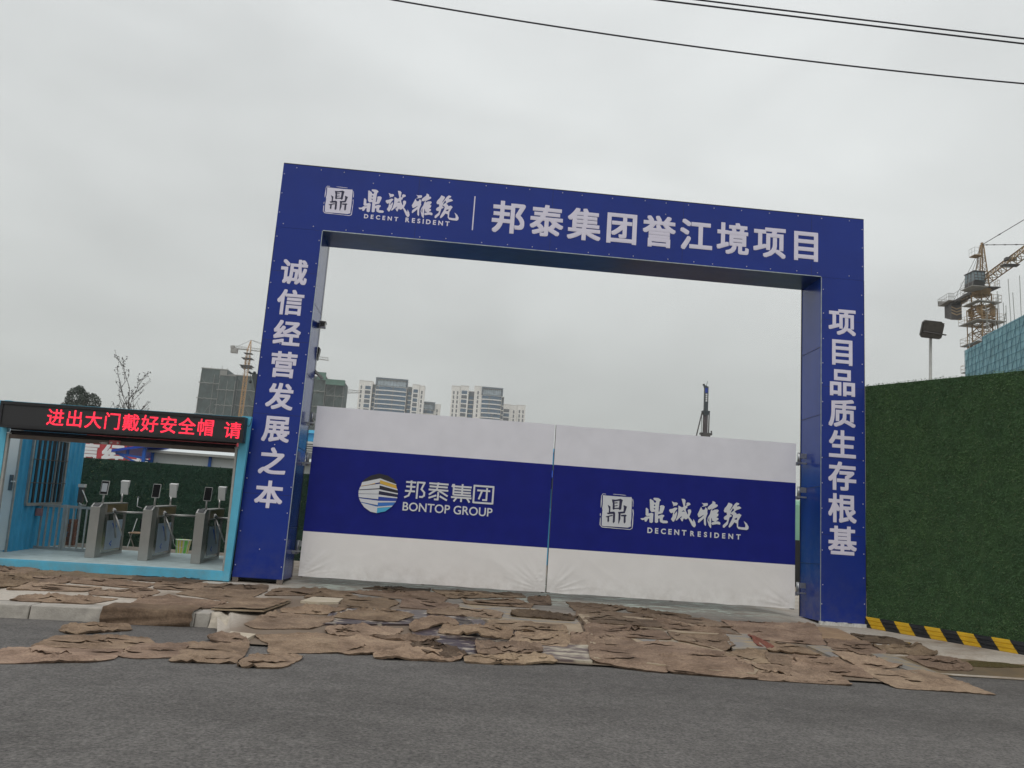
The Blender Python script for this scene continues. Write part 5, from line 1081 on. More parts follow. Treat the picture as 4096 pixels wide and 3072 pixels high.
mat_lid = mat('lid_reflection_strip', (.30, .22, .12), .3, metal=.6, var=.25, vscale=6, stretch=(1, .3, 3))  # brownish reflection along the lid side painted as a coloured strip
ts, glare = make_turnstile()
ts['label'] = 'steel turnstile next to the railing, its face screen pale with painted glare'
ts.location = bl(-2.635, .94, 0)
t2 = copy_tree(ts); t2.location = bl(-1.777, .94, 0); t2['label'] = 'steel turnstile in the middle of the three, just left of the yellow green bucket'
t3 = copy_tree(ts); t3.location = bl(-.912, .94, 0); t3['label'] = 'steel turnstile nearest the blue corner post and arch pillar'
for r in (t2, t3):
    for ch in list(r.children):
        for g in list(ch.children):
            for q in list(g.children):
                if q.name.startswith('display_glare'): bpy.data.objects.remove(q)
# railing with a small swing gate
rail = thing('railing', 'weathered grey metal railing between the blue wall and the nearest turnstile', 'railing', bl(-3.5, 1.95, 0), rot=BE)
def lr(name, m, mb, par=rail):
    mb.v = [p - Vector((-3.5, 1.95, 0)) for p in mb.v]; return mb.build(name, m, par, local=True)
def panel(x0, x1, y0, y1, nb, z1=.79):
    mb = MB(); a = Vector((x0, y0, 0)); b = Vector((x1, y1, 0)); u = Vector((0, 0, 1))
    for z in (.03, z1 - .02): mb.beam(a + u * z, b + u * z, .035, .045)
    for p in (a, b): mb.beam(p + u * .005, p + u * (z1 + .01), .045, .045, up=(0, 1, 0))
    for k in range(1, nb): p = a.lerp(b, k / nb); mb.beam(p + u * .05, p + u * (z1 - .04), .026, .026, up=(0, 1, 0))
    return mb
lr('swing_gate', M['alu'], panel(-3.99, -3.48, 2.0, 1.95, 5)); lr('fixed_panel', M['alu'], panel(-3.43, -2.70, 1.95, 1.80, 6))
mb = MB(); mb.box(-3.96, 1.90, .58, -3.86, 1.97, .71); lr('lock_box', M['lilac_box'], mb)

# ------------------------------------------------------------------ yard behind the booth
M['turf_in'] = mat('turf_backing', (.018, .048, .030), .9, var=.3, vscale=6)
M['turf_blade'] = mat('turf_blade', (.028, .080, .042), .7, var=.45, vscale=2.2)
M['turf_pale'] = mat('turf_blade_pale', (.17, .21, .10), .7)
M['turf_out'] = mat('turf_backing_out', (.034, .075, .026), .9, var=.3, vscale=5)
M['turf_blade_out'] = mat('turf_blade_out', (.060, .142, .062), .75, var=.4, vscale=1.3, col2=(.098, .185, .064))
def turf(p0, p1, z0a, z0b, z1a, z1b, n, size, seed, droop=.6):
    """blades over the vertical plane p0-p1; normal is to the right of p0->p1"""
    rnd = random.Random(seed); a = Vector((*p0, 0)); b = Vector((*p1, 0)); d = (b - a); L_ = d.length; d.normalize(); nn = Vector((d.y, -d.x, 0))
    vs = []; fs = []
    for i in range(n):
        u = rnd.random()
        if (u * L_) % 1.98 < .022 and L_ < 5: continue
        z = (z0a + (z0b - z0a) * u); zt = z1a + (z1b - z1a) * u; z = z + (zt - z) * rnd.random()
        o = a + d * (u * L_) + Vector((0, 0, z)); l = size * rnd.uniform(.5, 1.25); w = size * rnd.uniform(.06, .13)
        t = rnd.gauss(0, .8); dirv = (nn * rnd.uniform(.35, 1.0) + d * t * .7 + Vector((0, 0, rnd.gauss(-.25 * droop, .55)))).normalized()
        s_ = dirv.cross(Vector((rnd.uniform(-1, 1), rnd.uniform(-1, 1), rnd.uniform(-1, 1)))).normalized()
        k = len(vs); vs += [o - s_ * w, o + s_ * w, o + dirv * l]; fs.append((k, k + 1, k + 2))
    return vs, fs
iw = thing('turf_screen', 'low wall covered in dark artificial grass behind the turnstiles', 'hedge screen', (-2.5, 4.2, .1))
mb = MB(); mb.box(-8, 4.2, .05, 2.2, 4.28, 1.925); mb.build('panel', M['turf_in'], iw)
mb = MB(); v_, f_ = turf((-6.0, 4.2), (2.2, 4.2), .12, .12, 1.93, 1.93, 26000, .06, 3); mb.add(v_, f_); mb.m = [1 if k % 31 == 0 else 0 for k in range(len(mb.f))]; mb.build('grass_blades', [M['turf_blade'], M['turf_pale']], iw)
mb = MB(); mb.box(-8, 3.85, .10, .05, 3.98, .19); o = mb.build('low_kerb', M['kerb'], loc=(-3, 3.9, .1)); tag(o, 'low stone edging at the foot of the dark grass screen', 'edging')
bk = thing('bucket', 'white bucket with yellow and green stripes standing behind the middle turnstile', 'bucket', (-1.80, 3.30, .135))
mb = MB(); prof = [(.105, 0), (.112, .01), (.145, .27), (.152, .272), (.152, .29), (.143, .29), (.105, .02)]
mb.lathe(prof, (-1.80, 3.30, .135), 28)
body = mb.build('body', [M['bucket'], M['bucket_y'], M['bucket_g']], bk)
for p in body.data.polygons:
    a = math.atan2(p.center.y, p.center.x); z = p.center.z
    if z < .265 and math.hypot(p.center.x, p.center.y) > .1:
        k = int((a + math.pi) / (2 * math.pi) * 28)
        p.material_index = (1, 0, 2, 2, 0, 1, 0)[k % 7] if z > .03 else 1
mb = MB(); mb.path([(-1.80 + .15 * math.cos(t), 3.30 - .155 - .02 * math.sin(t), .405 - .14 * math.sin(t)) for t in lin(0, math.pi, 12)], .004); mb.build('handle', M['zinc'], bk)
pb = thing('bucket', 'pale blue plastic bucket half hidden behind the turnstile next to the railing', 'bucket', (-2.98, 3.1, .18))
mb = MB(); mb.lathe([(.07, 0), (.09, .26), (.095, .27), (.088, .27), (.066, .02)], (-2.98, 3.1, .18), 20); mb.build('body', M['paleblue'], pb)
mb = MB(); mb.lathe([(.093, .24), (.097, .24), (.097, .265), (.093, .265)], (-2.98, 3.1, .18), 20); mb.build('rim', M['white_pl'], pb)
ch = thing('folding_chair', 'black folding chair with wooden seat behind the first and middle turnstiles', 'chair', bl(-2.6, 3.2, 0), rot=BE)
def lc(name, m, mb): return mb.build(name, m, ch, local=True)
mb = MB(); mb.box(-.18, -.02, .28, .16, .30, .30); lc('seat', M['wood'], mb)
mb = MB(); mb.box(-.10, .30, .36, .17, .335, .56); o = lc('backrest', M['black'], mb); bevel(o, .02)
mb = MB()
for x in (-.17, .15): mb.tube((x, -.02, 0), (x, .32, .55), .010); mb.tube((x, .33, 0), (x, -.02, .30), .010)
lc('legs_frame', M['alu'], mb)
bs = thing('brick_stack', 'narrow stack of reddish bricks leaning by the blue wall behind the railing', 'brick stack', bl(-3.82, 3.15, 0), rot=BE)
for k in range(6):
    mb = MB(); mb.box(-.075 + .008 * (k % 3), -.06, .082 * k, .065 - .006 * (k % 2), .06, .082 * k + .076); mb.build('brick', M['rust'], bs, local=True)
hs = thing('hand_sanitiser_stand', 'grey sanitiser dispenser with a hanging hose behind the railing', 'dispenser', bl(-3.80, 3.3, 0), rot=BE)
for nm, m_, bx in (('cap', 'white_pl', (-.06, -.05, 1.10, .06, .05, 1.16)), ('body', 'lamp_dark', (-.045, -.04, .80, .045, .04, 1.095)), ('stand', 'alu', (-.02, -.02, .0, .02, .02, .795))):
    mb = MB(); mb.box(*bx); mb.build(nm, M[m_], hs, local=True)
mb = MB(); mb.path([(.03, -.05, 1.05), (.09, -.06, .95), (.15, -.06, .83), (.14, -.06, .76), (.06, -.06, .76), (0, -.05, .80)], .010); mb.build('hose', M['white_pl'], hs, local=True)
tp = MB(); tp.tube((-3.05, 4.19, 1.18), (-3.05, 4.05, 1.18), .012); tp.path([(-3.05, 4.06, 1.20), (-3.05, 4.06, 1.00), (-2.95, 4.06, .97)], .010)
o = tp.build('water_tap', M['zinc'], loc=(-3.05, 4.2, 1.1)); tag(o, 'small metal water tap on the dark grass screen', 'tap')
# red hoarding with white characters
hb = thing('hoarding', 'red hoarding board with white Chinese characters above the grass screen', 'hoarding', (-6.2, 14.05, 1))
mb = MB(); mb.box(-12, 14, 1.2, -1.6, 14.06, 3.75); pnl = mb.build('panel', M['redboard'], hb)
for ch_, cx, cz in (('信', -8.37, 2.66), ('经', -7.55, 2.60), ('营', -6.62, 2.22)):
    mb = MB(); em_text(mb, ch_, cx, cz, .74, 13.99, .035); mb.build('character', M['white_paint'], pnl)
for x in (-11, -7.25, -3.5): 
    mb = MB(); mb.box(x - .05, 14.061, .1, x + .05, 14.16, 3.7); mb.build('post', M['rust'], hb)
mb = MB(); mb.box(-7.16, 13.992, 1.2, -7.09, 13.999, 3.75); mb.build('joint_strip', M['rust'], pnl)
# white site office with blue posts
of = thing('site_office', 'white prefab site office with thin blue posts behind the grass screen', 'prefab building', (-2, 9.5, .12))
mb = MB(); mb.box(-4.25, 8.05, .12, 1.8, 11.5, 2.42); mb.build('wall', M['prefab'], of)
mb = MB(); mb.prism([(-4.35, 7.86, 2.43), (-4.35, 9.9, 2.78), (-4.35, 11.7, 2.43)], (6.3, 0, 0)); rf = mb.build('roof', M['prefab'], of)
mb = MB(); mb.box(-4.36, 7.82, 2.375, 1.95, 7.855, 2.435); mb.build('gutter', M['pole_grey'], rf)
for x in (-4.26, -2.82, -1.38, .06, 1.5):
    mb = MB(); mb.box(x - .035, 7.99, .12, x + .035, 8.045, 2.40); mb.build('post', M['prefab_blue'], of)
ac = thing('air_conditioner', 'white outdoor air conditioner unit seen in the gap beside the left pillar', 'air conditioner', (-.55, 8.75, 2.62))
mb = MB(); mb.box(-.98, 8.6, 2.66, -.30, 8.9, 3.02); mb.build('casing', M['white_pl'], ac)
mb = MB()
for x in (-.62, -.40): mb.lathe([(.09, 0), (.10, .012)], (x, 8.75, 3.02), 14)
for k in range(5): mb.box(-.95, 8.585, 2.70 + .06 * k, -.35, 8.598, 2.72 + .06 * k)
mb.build('grille', M['lamp_dark'], ac)
# blue canopy at the end of the office
cp = thing('canopy', 'blue sheet canopy on a blue steel frame at the left end of the site office', 'canopy', (-4.8, 8, 2.2))
mb = MB(); mb.prism([(-5.08, 7.5, 2.29), (-4.05, 7.5, 2.52), (-4.05, 7.5, 2.58), (-5.08, 7.5, 2.355)], (0, 2.2, 0)); mb.build('roof', M['roof_blue'], cp)
for y in (7.6, 9.6):
    mb = MB(); mb.beam((-5.0, y, 2.27), (-4.28, y, 2.20), .05, .05); mb.beam((-4.72, y, 2.38), (-4.72, y, 2.22), .05, .05); mb.beam((-4.32, y, .12), (-4.32, y, 2.48), .07, .07, up=(0, 1, 0))
    mb.beam((-4.9, y, 2.24), (-4.3, y, 2.02), .04, .04); mb.build('frame', M['prefab_blue'], cp)
# light blue two storey cabin behind the gate leaves
cb = thing('site_cabin', 'light blue stacked site cabin seen through the gaps beside the gate leaves', 'cabin', (3.6, 13.5, .12))
mb = MB(); mb.box(-1.3, 12.2, .12, 8.2, 15.2, 3.60); w_ = mb.build('wall', M['cabin_blue'], cb)
mb = MB()
for x in (-1.3, -.75, 1.2, 3.4, 5.6, 6.62, 8.1): mb.box(x, 12.12, .12, x + .09, 12.19, 3.60)
mb.box(-1.35, 12.10, 3.605, 8.25, 12.2, 3.70); mb.box(-1.35, 12.08, 1.75, 8.25, 12.11, 1.85); mb.build('frame', mat('cabin_frame', (.12, .50, .72), .45), cb)
for x, z in ((-1.15, 2.5), (1.6, 2.4), (3.8, 2.4), (6.0, 2.45)):
    mb = MB(); mb.box(x, 12.185, z, x + .48, 12.198, z + .75); mb.build('window', M['glass_dark'], cb)
mb = MB(); mb.prism([(-1.4, 11.2, 2.72), (-1.4, 12.08, 2.98), (-1.4, 12.08, 3.02), (-1.4, 11.2, 2.76)], (9.6, 0, 0)); mb.build('awning', M['roof_blue'], cb)
# pale green sheets and a dark heap behind the right leaf
gs = thing('covered_stack', 'stack under pale green sheeting seen in the gap beside the right pillar', 'covered stack', (13.2, 9.5, .1))
mb = MB(); mb.hexa([(12.5, 9, .1), (15.5, 9, .1), (12.5, 12, .1), (15.5, 12, .1), (12.6, 9.2, 2.5), (15.4, 9.2, 2.4), (12.6, 11.8, 2.55), (15.4, 11.8, 2.4)]); o = mb.build('sheet', M['palegreen'], gs); bevel(o, .15)
mb = MB(); mb.box(12.7, 8.6, .1, 14.8, 8.95, 1.35); mb.build('base', M['black'], gs)
mb = MB(); mb.box(12.95, 9.3, 2.4, 13.02, 9.37, 3.4); mb.build('post', M['bark'], gs)
# ------------------------------------------------------------------ tall turf fence on the right with its striped board
FA = Vector((10.385, .02, 0)); FB = Vector((11.55, -2.42, 0)); FD = (FB - FA).normalized(); FN = Vector((FD.y, -FD.x, 0))
def fp(s, off, z): p = FA + FD * s + FN * off; return (p.x, p.y, z)
fence = thing('turf_fence', 'tall fence clad in green artificial grass right of the arch', 'turf fence', (11.2, -1.6, -.18))
def ztop(s): return 3.945 - .033 * s
mb = MB(); S1 = 4.6
mb.hexa([fp(0, 0, -.2), fp(S1, 0, -.25), fp(0, -.07, -.2), fp(S1, -.07, -.25), fp(0, 0, ztop(0) - .02), fp(S1, 0, ztop(S1) - .02), fp(0, -.07, ztop(0) - .02), fp(S1, -.07, ztop(S1) - .02)])
mb.build('panel', M['turf_out'], fence)
mb = MB(); v_, f_ = turf((FA.x, FA.y), (FA.x + FD.x * S1, FA.y + FD.y * S1), .0, -.05, ztop(0) + .005, ztop(S1) + .005, 76000, .044, 11); mb.add(v_, f_); mb.m = [1 if k % 23 == 0 else 0 for k in range(len(mb.f))]
mb.build('grass_blades', [M['turf_blade_out'], M['turf_pale']], fence)
mb = MB()
for s in (.6, 2.2, 3.8): mb.beam(fp(s, -.11, -.2), fp(s, -.11, 3.8), .08, .08, up=(0, 1, 0))
mb.build('back_post', M['steel_rust'], fence)
hz = thing('hazard_board', 'black board with slanted yellow stripes along the foot of the green fence', 'hazard board', (11, -1, -.2))
def zb(s): return -.158 - .021 * s
prof = [(.035, 0), (.050, .012), (.050, .050), (.040, .056), (.040, .062), (.050, .068), (.050, .112), (.040, .118), (.040, .124), (.048, .130), (.044, .172), (.030, .182)]
def ridge(mb, s0, s1, slant, dn, mi):
    vs = [];
    for s_ in (s0, s1):
        for o_, h in prof: s = s_ + slant * (1 - h / .182); vs.append(fp(s, o_ + dn, zb(s) + h))
    n = len(prof); mb.add(vs, [(i, n + i, n + i + 1, i + 1) for i in range(n - 1)], mi)
mb = MB(); ridge(mb, .005, 4.5, 0, 0, 0)
mb.hexa([fp(.005, .034, zb(0)), fp(4.5, .034, zb(4.5)), fp(.005, .012, zb(0)), fp(4.5, .012, zb(4.5)), fp(.005, .029, zb(0) + .18), fp(4.5, .029, zb(4.5) + .18), fp(.005, .012, zb(0) + .18), fp(4.5, .012, zb(4.5) + .18)])
mb.build('board', M['plate'], hz)
for k in range(8):
    mb = MB(); ridge(mb, .012 + .525 * k, .275 + .525 * k, .132, .0025, 0); mb.build('yellow_stripe', M['yellow'], hz)
# ------------------------------------------------------------------ lamp post behind the fence
lp = thing('lamp_post', 'grey lamp post with a dark square LED lamp head above the green fence', 'lamp post', (18.15, 11, .1))
mb = MB(); mb.tube((18.02, 11.05, .1), (18.21, 11.05, 8.26), .048, 12, 0, .044); mb.build('pole', M['pole_grey'], lp)
mb = MB(); c = .07; x0, x1, z0, z1 = 17.765, 18.470, 8.00, 8.51
pts = [(x0 + c, z0), (x1 - c, z0), (x1, z0 + c), (x1, z1 - c * 1.3), (x1 - c * 1.5, z1), (x0 + c, z1), (x0, z1 - c), (x0, z0 + c)]
T = lambda x, z: (x, 10.90 - (z - 8.0) * .45, z - .02 * (x - 18))
mb.prism([T(*p) for p in pts], (0, .07, .03)); hd = mb.build('lamp_head', M['lamp_dark'], lp)
mb = MB()
for k in range(26):
    x = x0 + .04 + (x1 - x0 - .08) * k / 25
    for za, zb_ in ((z0 + .20, z1 - .03), (z0 + .03, z0 + .16)): a, b = Vector(T(x, za)), Vector(T(x, zb_)); mb.beam(a + Vector((0, -.018, -.006)), b + Vector((0, -.018, -.006)), .008, .03, up=(1, 0, 0))
mb.build('cooling_fin', M['lamp_dark'], hd)
mb = MB(); a, b = Vector(T(x0 + .05, 8.18)), Vector(T(x1 + .09, 8.14)); mb.beam(a + Vector((0, -.05, -.01)), b + Vector((0, -.05, -.01)), .04, .035); mb.tube((18.21, 11.03, 8.1), (18.21, 10.86, 8.27), .05, 10); mb.build('mounting_arm', M['crane_d'], lp)

# ------------------------------------------------------------------ power cables across the sky
def cable(name, p, y, label, r=.0115, xa=-40, xb=60, dy=0.0):
    (x1, z1), (x2, z2), (x3, z3) = p
    def zf(x): return z1 * (x - x2) * (x - x3) / ((x1 - x2) * (x1 - x3)) + z2 * (x - x1) * (x - x3) / ((x2 - x1) * (x2 - x3)) + z3 * (x - x1) * (x - x2) / ((x3 - x1) * (x3 - x2))
    mb = MB(); mb.path([(x, y, zf(x)) for x in lin(xa, xb, 80)], r, 6)
    o = mb.build(name, M['cable'], loc=((x1 + x3) / 2, y, z2)); tag(o, label, 'cable', 'overhead power cables')
cable('power_cable', ((1.959, 8.29), (6.365, 8.079), (11.318, 8.065)), -3.0, 'lowest black power cable, running alone across the top of the picture', xa=-12, xb=24)
cable('power_cable', ((5.319, 7.317), (7.59, 7.296), (9.86, 7.284)), -5.0, 'lower cable of the close pair at the top right', .0105)
cable('power_cable', ((5.713, 7.158), (7.621, 7.142), (9.64, 7.134)), -5.3, 'upper cable of the close pair in the top right corner', .0095)

# ------------------------------------------------------------------ lattice helpers and tower cranes
def lattice_mast(mb, x, y, z0, z1, w, bay, r, mi=0, rot=0.0):
    cr, sr = math.cos(rot), math.sin(rot)
    cs = [(x + (a * cr - b * sr) * w / 2, y + (a * sr + b * cr) * w / 2) for a, b in ((-1, -1), (1, -1), (1, 1), (-1, 1))]
    for cx, cy in cs: mb.tube((cx, cy, z0), (cx, cy, z1), r, 4, mi)
    n = max(1, int(round((z1 - z0) / bay)))
    for i in range(n):
        a, b = z0 + (z1 - z0) * i / n, z0 + (z1 - z0) * (i + 1) / n
        for k in range(4):
            p, q = cs[k], cs[(k + 1) % 4]
            if i % 2: p, q = q, p
            mb.tube((*p, a), (*q, b), r * .6, 3, mi, cap=False); mb.tube((*cs[k], b), (*cs[(k + 1) % 4], b), r * .55, 3, mi, cap=False)
def lattice_jib(mb, A, B, w, h, bay, r, mi=0):
    A = Vector(A); B = Vector(B); d = (B - A); L_ = d.length; d.normalize(); s = d.cross(Vector((0, 0, 1))).normalized(); u = Vector((0, 0, 1))
    f = lambda t, a, z: A + d * t + s * a * w / 2 + u * z
    for a in (-1, 1): mb.tube(f(0, a, 0), f(L_, a, 0), r, 4, mi)
    mb.tube(f(0, 0, h), f(L_, 0, h), r * 1.2, 4, mi)
    n = int(L_ / bay)
    for i in range(n):
        t0, t1, tm = L_ * i / n, L_ * (i + 1) / n, L_ * (i + .5) / n
        for a in (-1, 1):
            mb.tube(f(t0, a, 0), f(tm, 0, h), r * .55, 3, mi, cap=False); mb.tube(f(tm, 0, h), f(t1, a, 0), r * .55, 3, mi, cap=False)
        mb.tube(f(t0, -1, 0), f(t1, 1, 0), r * .5, 3, mi, cap=False); mb.tube(f(t0, -1, 0), f(t0, 1, 0), r * .5, 3, mi, cap=False)
def guard(mb, pts, h=1.0, r=.025, mi=0, n=3):
    pts = [Vector(p) for p in pts]; u = Vector((0, 0, h))
    for i in range(len(pts) - 1):
        a, b = pts[i], pts[i + 1]
        mb.tube(a + u, b + u, r, 4, mi); mb.tube(a + u * .5, b + u * .5, r * .8, 4, mi)
        for k in range(n + 1): p = a.lerp(b, k / n); mb.tube(p, p + u, r, 4, mi)
# big yellow crane on the right
KX, KY, KZ = 75.2, 93.6, 39.5
kr = thing('tower_crane', 'large yellow tower crane with grey cab rising behind the blue netting on the right', 'tower crane', (KX, KY, 0))
JD = Vector((-.205, -.979, 0)).normalized(); JS = JD.cross(Vector((0, 0, 1)))
mb = MB(); lattice_mast(mb, KX, KY, 0, KZ - .9, 1.75, 1.4, .11, 0, .21); lattice_mast(mb, KX, KY, 24, 36.4, 2.6, 1.7, .085, 0, .21); mb.build('mast', M['crane_y'], kr)
def plat(z, hw, nm='work_platform', th=.10, rail=True, r0=1.0):
    mb = MB(); a = KX - hw; b = KX + hw; c_ = KY - hw; d_ = KY + hw
    for q in ((a, c_, b, KY - r0), (a, KY + r0, b, d_), (a, KY - r0 + .01, KX - r0, KY + r0 - .01), (KX + r0, KY - r0 + .01, b, KY + r0 - .01)): mb.box(q[0], q[1], z, q[2], q[3], z + th, 1)
    if rail: guard(mb, [(a, c_, z), (b, c_, z), (b, d_, z), (a, d_, z), (a, c_, z)], 1.05)
    return mb.build(nm, [M['crane_y'], M['crane_g']], kr)
plat(37.1, 1.75); plat(34.3, 2.1); plat(31.3, 2.0); plat(27.5, 2.0)
mb = MB()
for sx in (-1, 1):
    for sy in (-1, 1): mb.hexa([(KX + sx * .95 + a * .38, KY + sy * .95 + b * .12, z) for z in (35.5, 36.5) for b in (-1, 1) for a in (-1, 1)])
for z in (35.3, 34.9, 36.6): 
    for k in range(4):
        c4 = [(-1, -1), (1, -1), (1, 1), (-1, 1)]; a, b = c4[k], c4[(k + 1) % 4]; mb.tube((KX + a[0] * 1.15, KY + a[1] * 1.15, z), (KX + b[0] * 1.15, KY + b[1] * 1.15, z), .12, 4)
mb.build('climbing_collar', M['crane_y'], kr)
mb = MB(); mb.lathe([(1.0, 0), (1.05, .2), (1.15, .25), (1.15, .75), (1.3, .8), (1.3, 1.0)], (KX, KY, KZ - 1.15), 20, 0, True); mb.build('slewing_ring', M['crane_y'], kr)
mb = MB(); mb.box(KX - 1.5, KY - 1.5, KZ - .25, KX + 1.6, KY + 1.5, KZ - .12, 1); guard(mb, [(KX + .9, KY - 1.5, KZ - .1), (KX + 1.7, KY - 1.5, KZ - .1), (KX + 1.7, KY + 1.5, KZ - .1)], 1.0); mb.box(KX + 1.0, KY - 1.6, KZ - .2, KX + 1.8, KY + 1.5, KZ - .1, 1); mb.build('slewing_platform', [M['crane_y'], M['crane_d']], kr)
# tower head: tapered lattice leaning back over the counter jib
mb = MB(); base = [Vector((KX + a * .75, KY + b * .75, KZ)) for a, b in ((-1, -1), (1, -1), (1, 1), (-1, 1))]
apx = Vector((KX + .15, KY - .3, KZ + 6.3)); top = [apx + Vector((a * .14, b * .14, 0)) for a, b in ((-1, -1), (1, -1), (1, 1), (-1, 1))]
for k in range(4): mb.tube(base[k], top[k], .085, 5)
for i in range(8):
    t0, t1 = i / 8, (i + 1) / 8
    for k in range(4):
        p, q = k, (k + 1) % 4
        if i % 2: p, q = q, p
        mb.tube(base[p].lerp(top[p], t0), base[q].lerp(top[q], t1), .04, 3, cap=False); mb.tube(base[k].lerp(top[k], t1), base[(k + 1) % 4].lerp(top[(k + 1) % 4], t1), .035, 3, cap=False)
mb.box(apx.x - .12, apx.y - .14, apx.z - .1, apx.x + .12, apx.y + .14, apx.z + .32)
mb.build('tower_head', M['crane_y'], kr)
mb = MB(); mb.box(KX - 1.25, KY - .75, KZ + 4.55, KX - .05, KY + .55, KZ + 4.65, 1); guard(mb, [(KX - .05, KY - .75, KZ + 4.6), (KX - 1.25, KY - .75, KZ + 4.6), (KX - 1.25, KY + .55, KZ + 4.6)], 1.1, .022, 0, 2); mb.build('head_platform', [M['crane_g'], M['crane_y']], kr)
mb = MB()
for sx in (-.2, .2):
    mb.tube((KX - .85 + sx, KY - .2, KZ + .1), (KX - .35 + sx, KY - .4, KZ + 4.6), .02, 4)
for i in range(14): t = i / 14; mb.tube((KX - 1.05 + .5 * t, KY - .2, KZ + .1 + 4.5 * t), (KX - .65 + .5 * t, KY - .2, KZ + .1 + 4.5 * t), .016, 3)
mb.build('ladder', M['crane_g'], kr)
# cab
cx, cy, cz = KX - 1.55, KY - 1.5, KZ + .0
mb = MB(); mb.hexa([(cx - .95, cy - .6, cz - .35), (cx + .55, cy - .6, cz - .55), (cx - .95, cy + 1.3, cz - .35), (cx + .55, cy + 1.3, cz - .55),
                    (cx - .95, cy - .95, cz + .25), (cx + .62, cy - .95, cz + .1), (cx - .95, cy + 1.3, cz + .25), (cx + .62, cy + 1.3, cz + .1)], 0)
mb.hexa([(cx - .95, cy - .95, cz + .26), (cx + .62, cy - .95, cz + .11), (cx - .95, cy + 1.3, cz + .26), (cx + .62, cy + 1.3, cz + .11),
         (cx - .90, cy - .75, cz + 1.55), (cx + .60, cy - .75, cz + 1.55), (cx - .90, cy + 1.3, cz + 1.55), (cx + .60, cy + 1.3, cz + 1.55)], 1)
mb.box(cx - 1.0, cy - .9, cz + 1.56, cx + .7, cy + 1.4, cz + 1.66, 0)
for x in (cx - .94, cx - .45, cx + .1, cx + .60): mb.beam((x, cy - .96, cz + .2), (x, cy - .78, cz + 1.56), .07, .07, 2, up=(1, 0, 0))
for z, yy in ((cz + .62, cy - .90), (cz + 1.05, cy - .84), (cz + .25, cy - .97)): mb.beam((cx - .95, yy, z), (cx + .62, yy, z), .06, .06, 2)
for yy in (cy - .1, cy + .6): mb.beam((cx - .97, yy, cz + .26), (cx - .93, yy, cz + 1.55), .07, .07, 2, up=(0, 1, 0))
mb.build('cab', [M['crane_d'], mat('cab_glass', (.16, .21, .23), .1), M['lamp_dark']], kr)
mb = MB(); mb.box(cx - 1.35, cy - 1.0, cz - .62, cx + .9, cy + 1.6, cz - .52); guard(mb, [(cx - 1.35, cy + 1.6, cz - .52), (cx - 1.35, cy - 1.0, cz - .52)], 1.0, .022); mb.build('cab_platform', M['crane_g'], kr)
# jib towards the street and counter jib away
A = Vector((KX, KY, KZ + .35)) + JD * 1.0; B = A + JD * 55
mb = MB(); lattice_jib(mb, A, B, 1.25, 1.15, 1.4, .095); mb.build('jib', M['crane_y'], kr)
mb = MB(); q = A + JD * 8.0; mb.beam(q + JS * -1.0 - Vector((0, 0, .05)), q + JS * 1.0 - Vector((0, 0, .05)), 1.0, .1); mb.beam(q + JS * -.7 + Vector((0, 0, .8)), q + JS * .6 + Vector((0, 0, .8)), .7, .35); mb.build('trolley', M['crane_d'], kr)
mb = MB(); q = A + JD * 15; mb.beam(q + JS * .72 + Vector((0, 0, .1)), q + JS * .72 + JD * 3.2 + Vector((0, 0, .1)), .06, 1.15); mb.build('sign_plate', mat('plate_maroon', (.10, .02, .035), .5), kr)
CD = Vector((.12, .993, 0)).normalized(); CS = CD.cross(Vector((0, 0, 1)))
def cjp(t, a, z): return Vector((KX, KY, KZ - .05)) + CD * t + CS * a + Vector((0, 0, z))
mb = MB(); mb.beam(cjp(.8, -.55, 0), cjp(9.6, -.55, 0), .14, .34); mb.beam(cjp(.8, .55, 0), cjp(9.6, .55, 0), .14, .34)
for i in range(11): mb.beam(cjp(.8 + i * .8, -.5, -.05), cjp(1.2 + i * .8, .5, -.05), .06, .10)
mb.beam(cjp(1, 0, .18), cjp(6.6, 0, .18), .9, .05, 1); mb.beam(cjp(6.6, 0, .181), cjp(10.0, 0, .181), 2.8, .06, 1)
guard(mb, [cjp(1.5, -.6, .2), cjp(6.6, -.6, .2), cjp(6.6, -1.4, .2), cjp(10, -1.4, .2), cjp(10, 1.4, .2), cjp(6.6, 1.4, .2), cjp(6.6, .6, .2), cjp(1.5, .6, .2)], 1.05, .03, 2, 5)
mb.beam(cjp(10.05, -1.4, .65), cjp(10.05, 1.4, .65), .03, .75, 2)
mb.build('counter_jib', [M['crane_d'], M['crane_g'], M['crane_g']], kr)
for k in range(4):
    mb = MB(); mb.hexa([cjp(7.2 + .55 * k + a * .5, b * (.75), z) for z in (-2.5 + .22 * k, -.17) for b in (-1, 1) for a in (0, 1)], 0)
    for m_ in range(3):
        zz = -.55 - .45 * m_; 
        mb.add([cjp(7.2 + .55 * k - .006, -.75, zz), cjp(7.2 + .55 * k - .006, 0, zz - .3), cjp(7.2 + .55 * k - .006, .75, zz), cjp(7.2 + .55 * k - .006, .75, zz - .2), cjp(7.2 + .55 * k - .006, 0, zz - .5), cjp(7.2 + .55 * k - .006, -.75, zz - .2)], [(0, 1, 4, 5), (1, 2, 3, 4)], 1)
    mb.build('counterweight', [M['crane_d'], mat('counterweight_stripe', (.36, .27, .17), .6)] if k == 0 else [M['crane_d'], bpy.data.materials['counterweight_stripe']], kr)
for p1 in (A + JD * 46 + Vector((0, 0, 1.15)), A + JD * 12.5 + Vector((0, 0, 1.15))):
    mb = MB(); mb.tube(apx, p1, .05, 5)
    for t in (.12, .3, .55, .8):
        c_ = apx.lerp(p1, t); d_ = (p1 - apx).normalized() * .2; mb.tube(c_ - d_, c_ + d_, .09, 6)
    mb.build('tie_bar', M['crane_d'], kr)
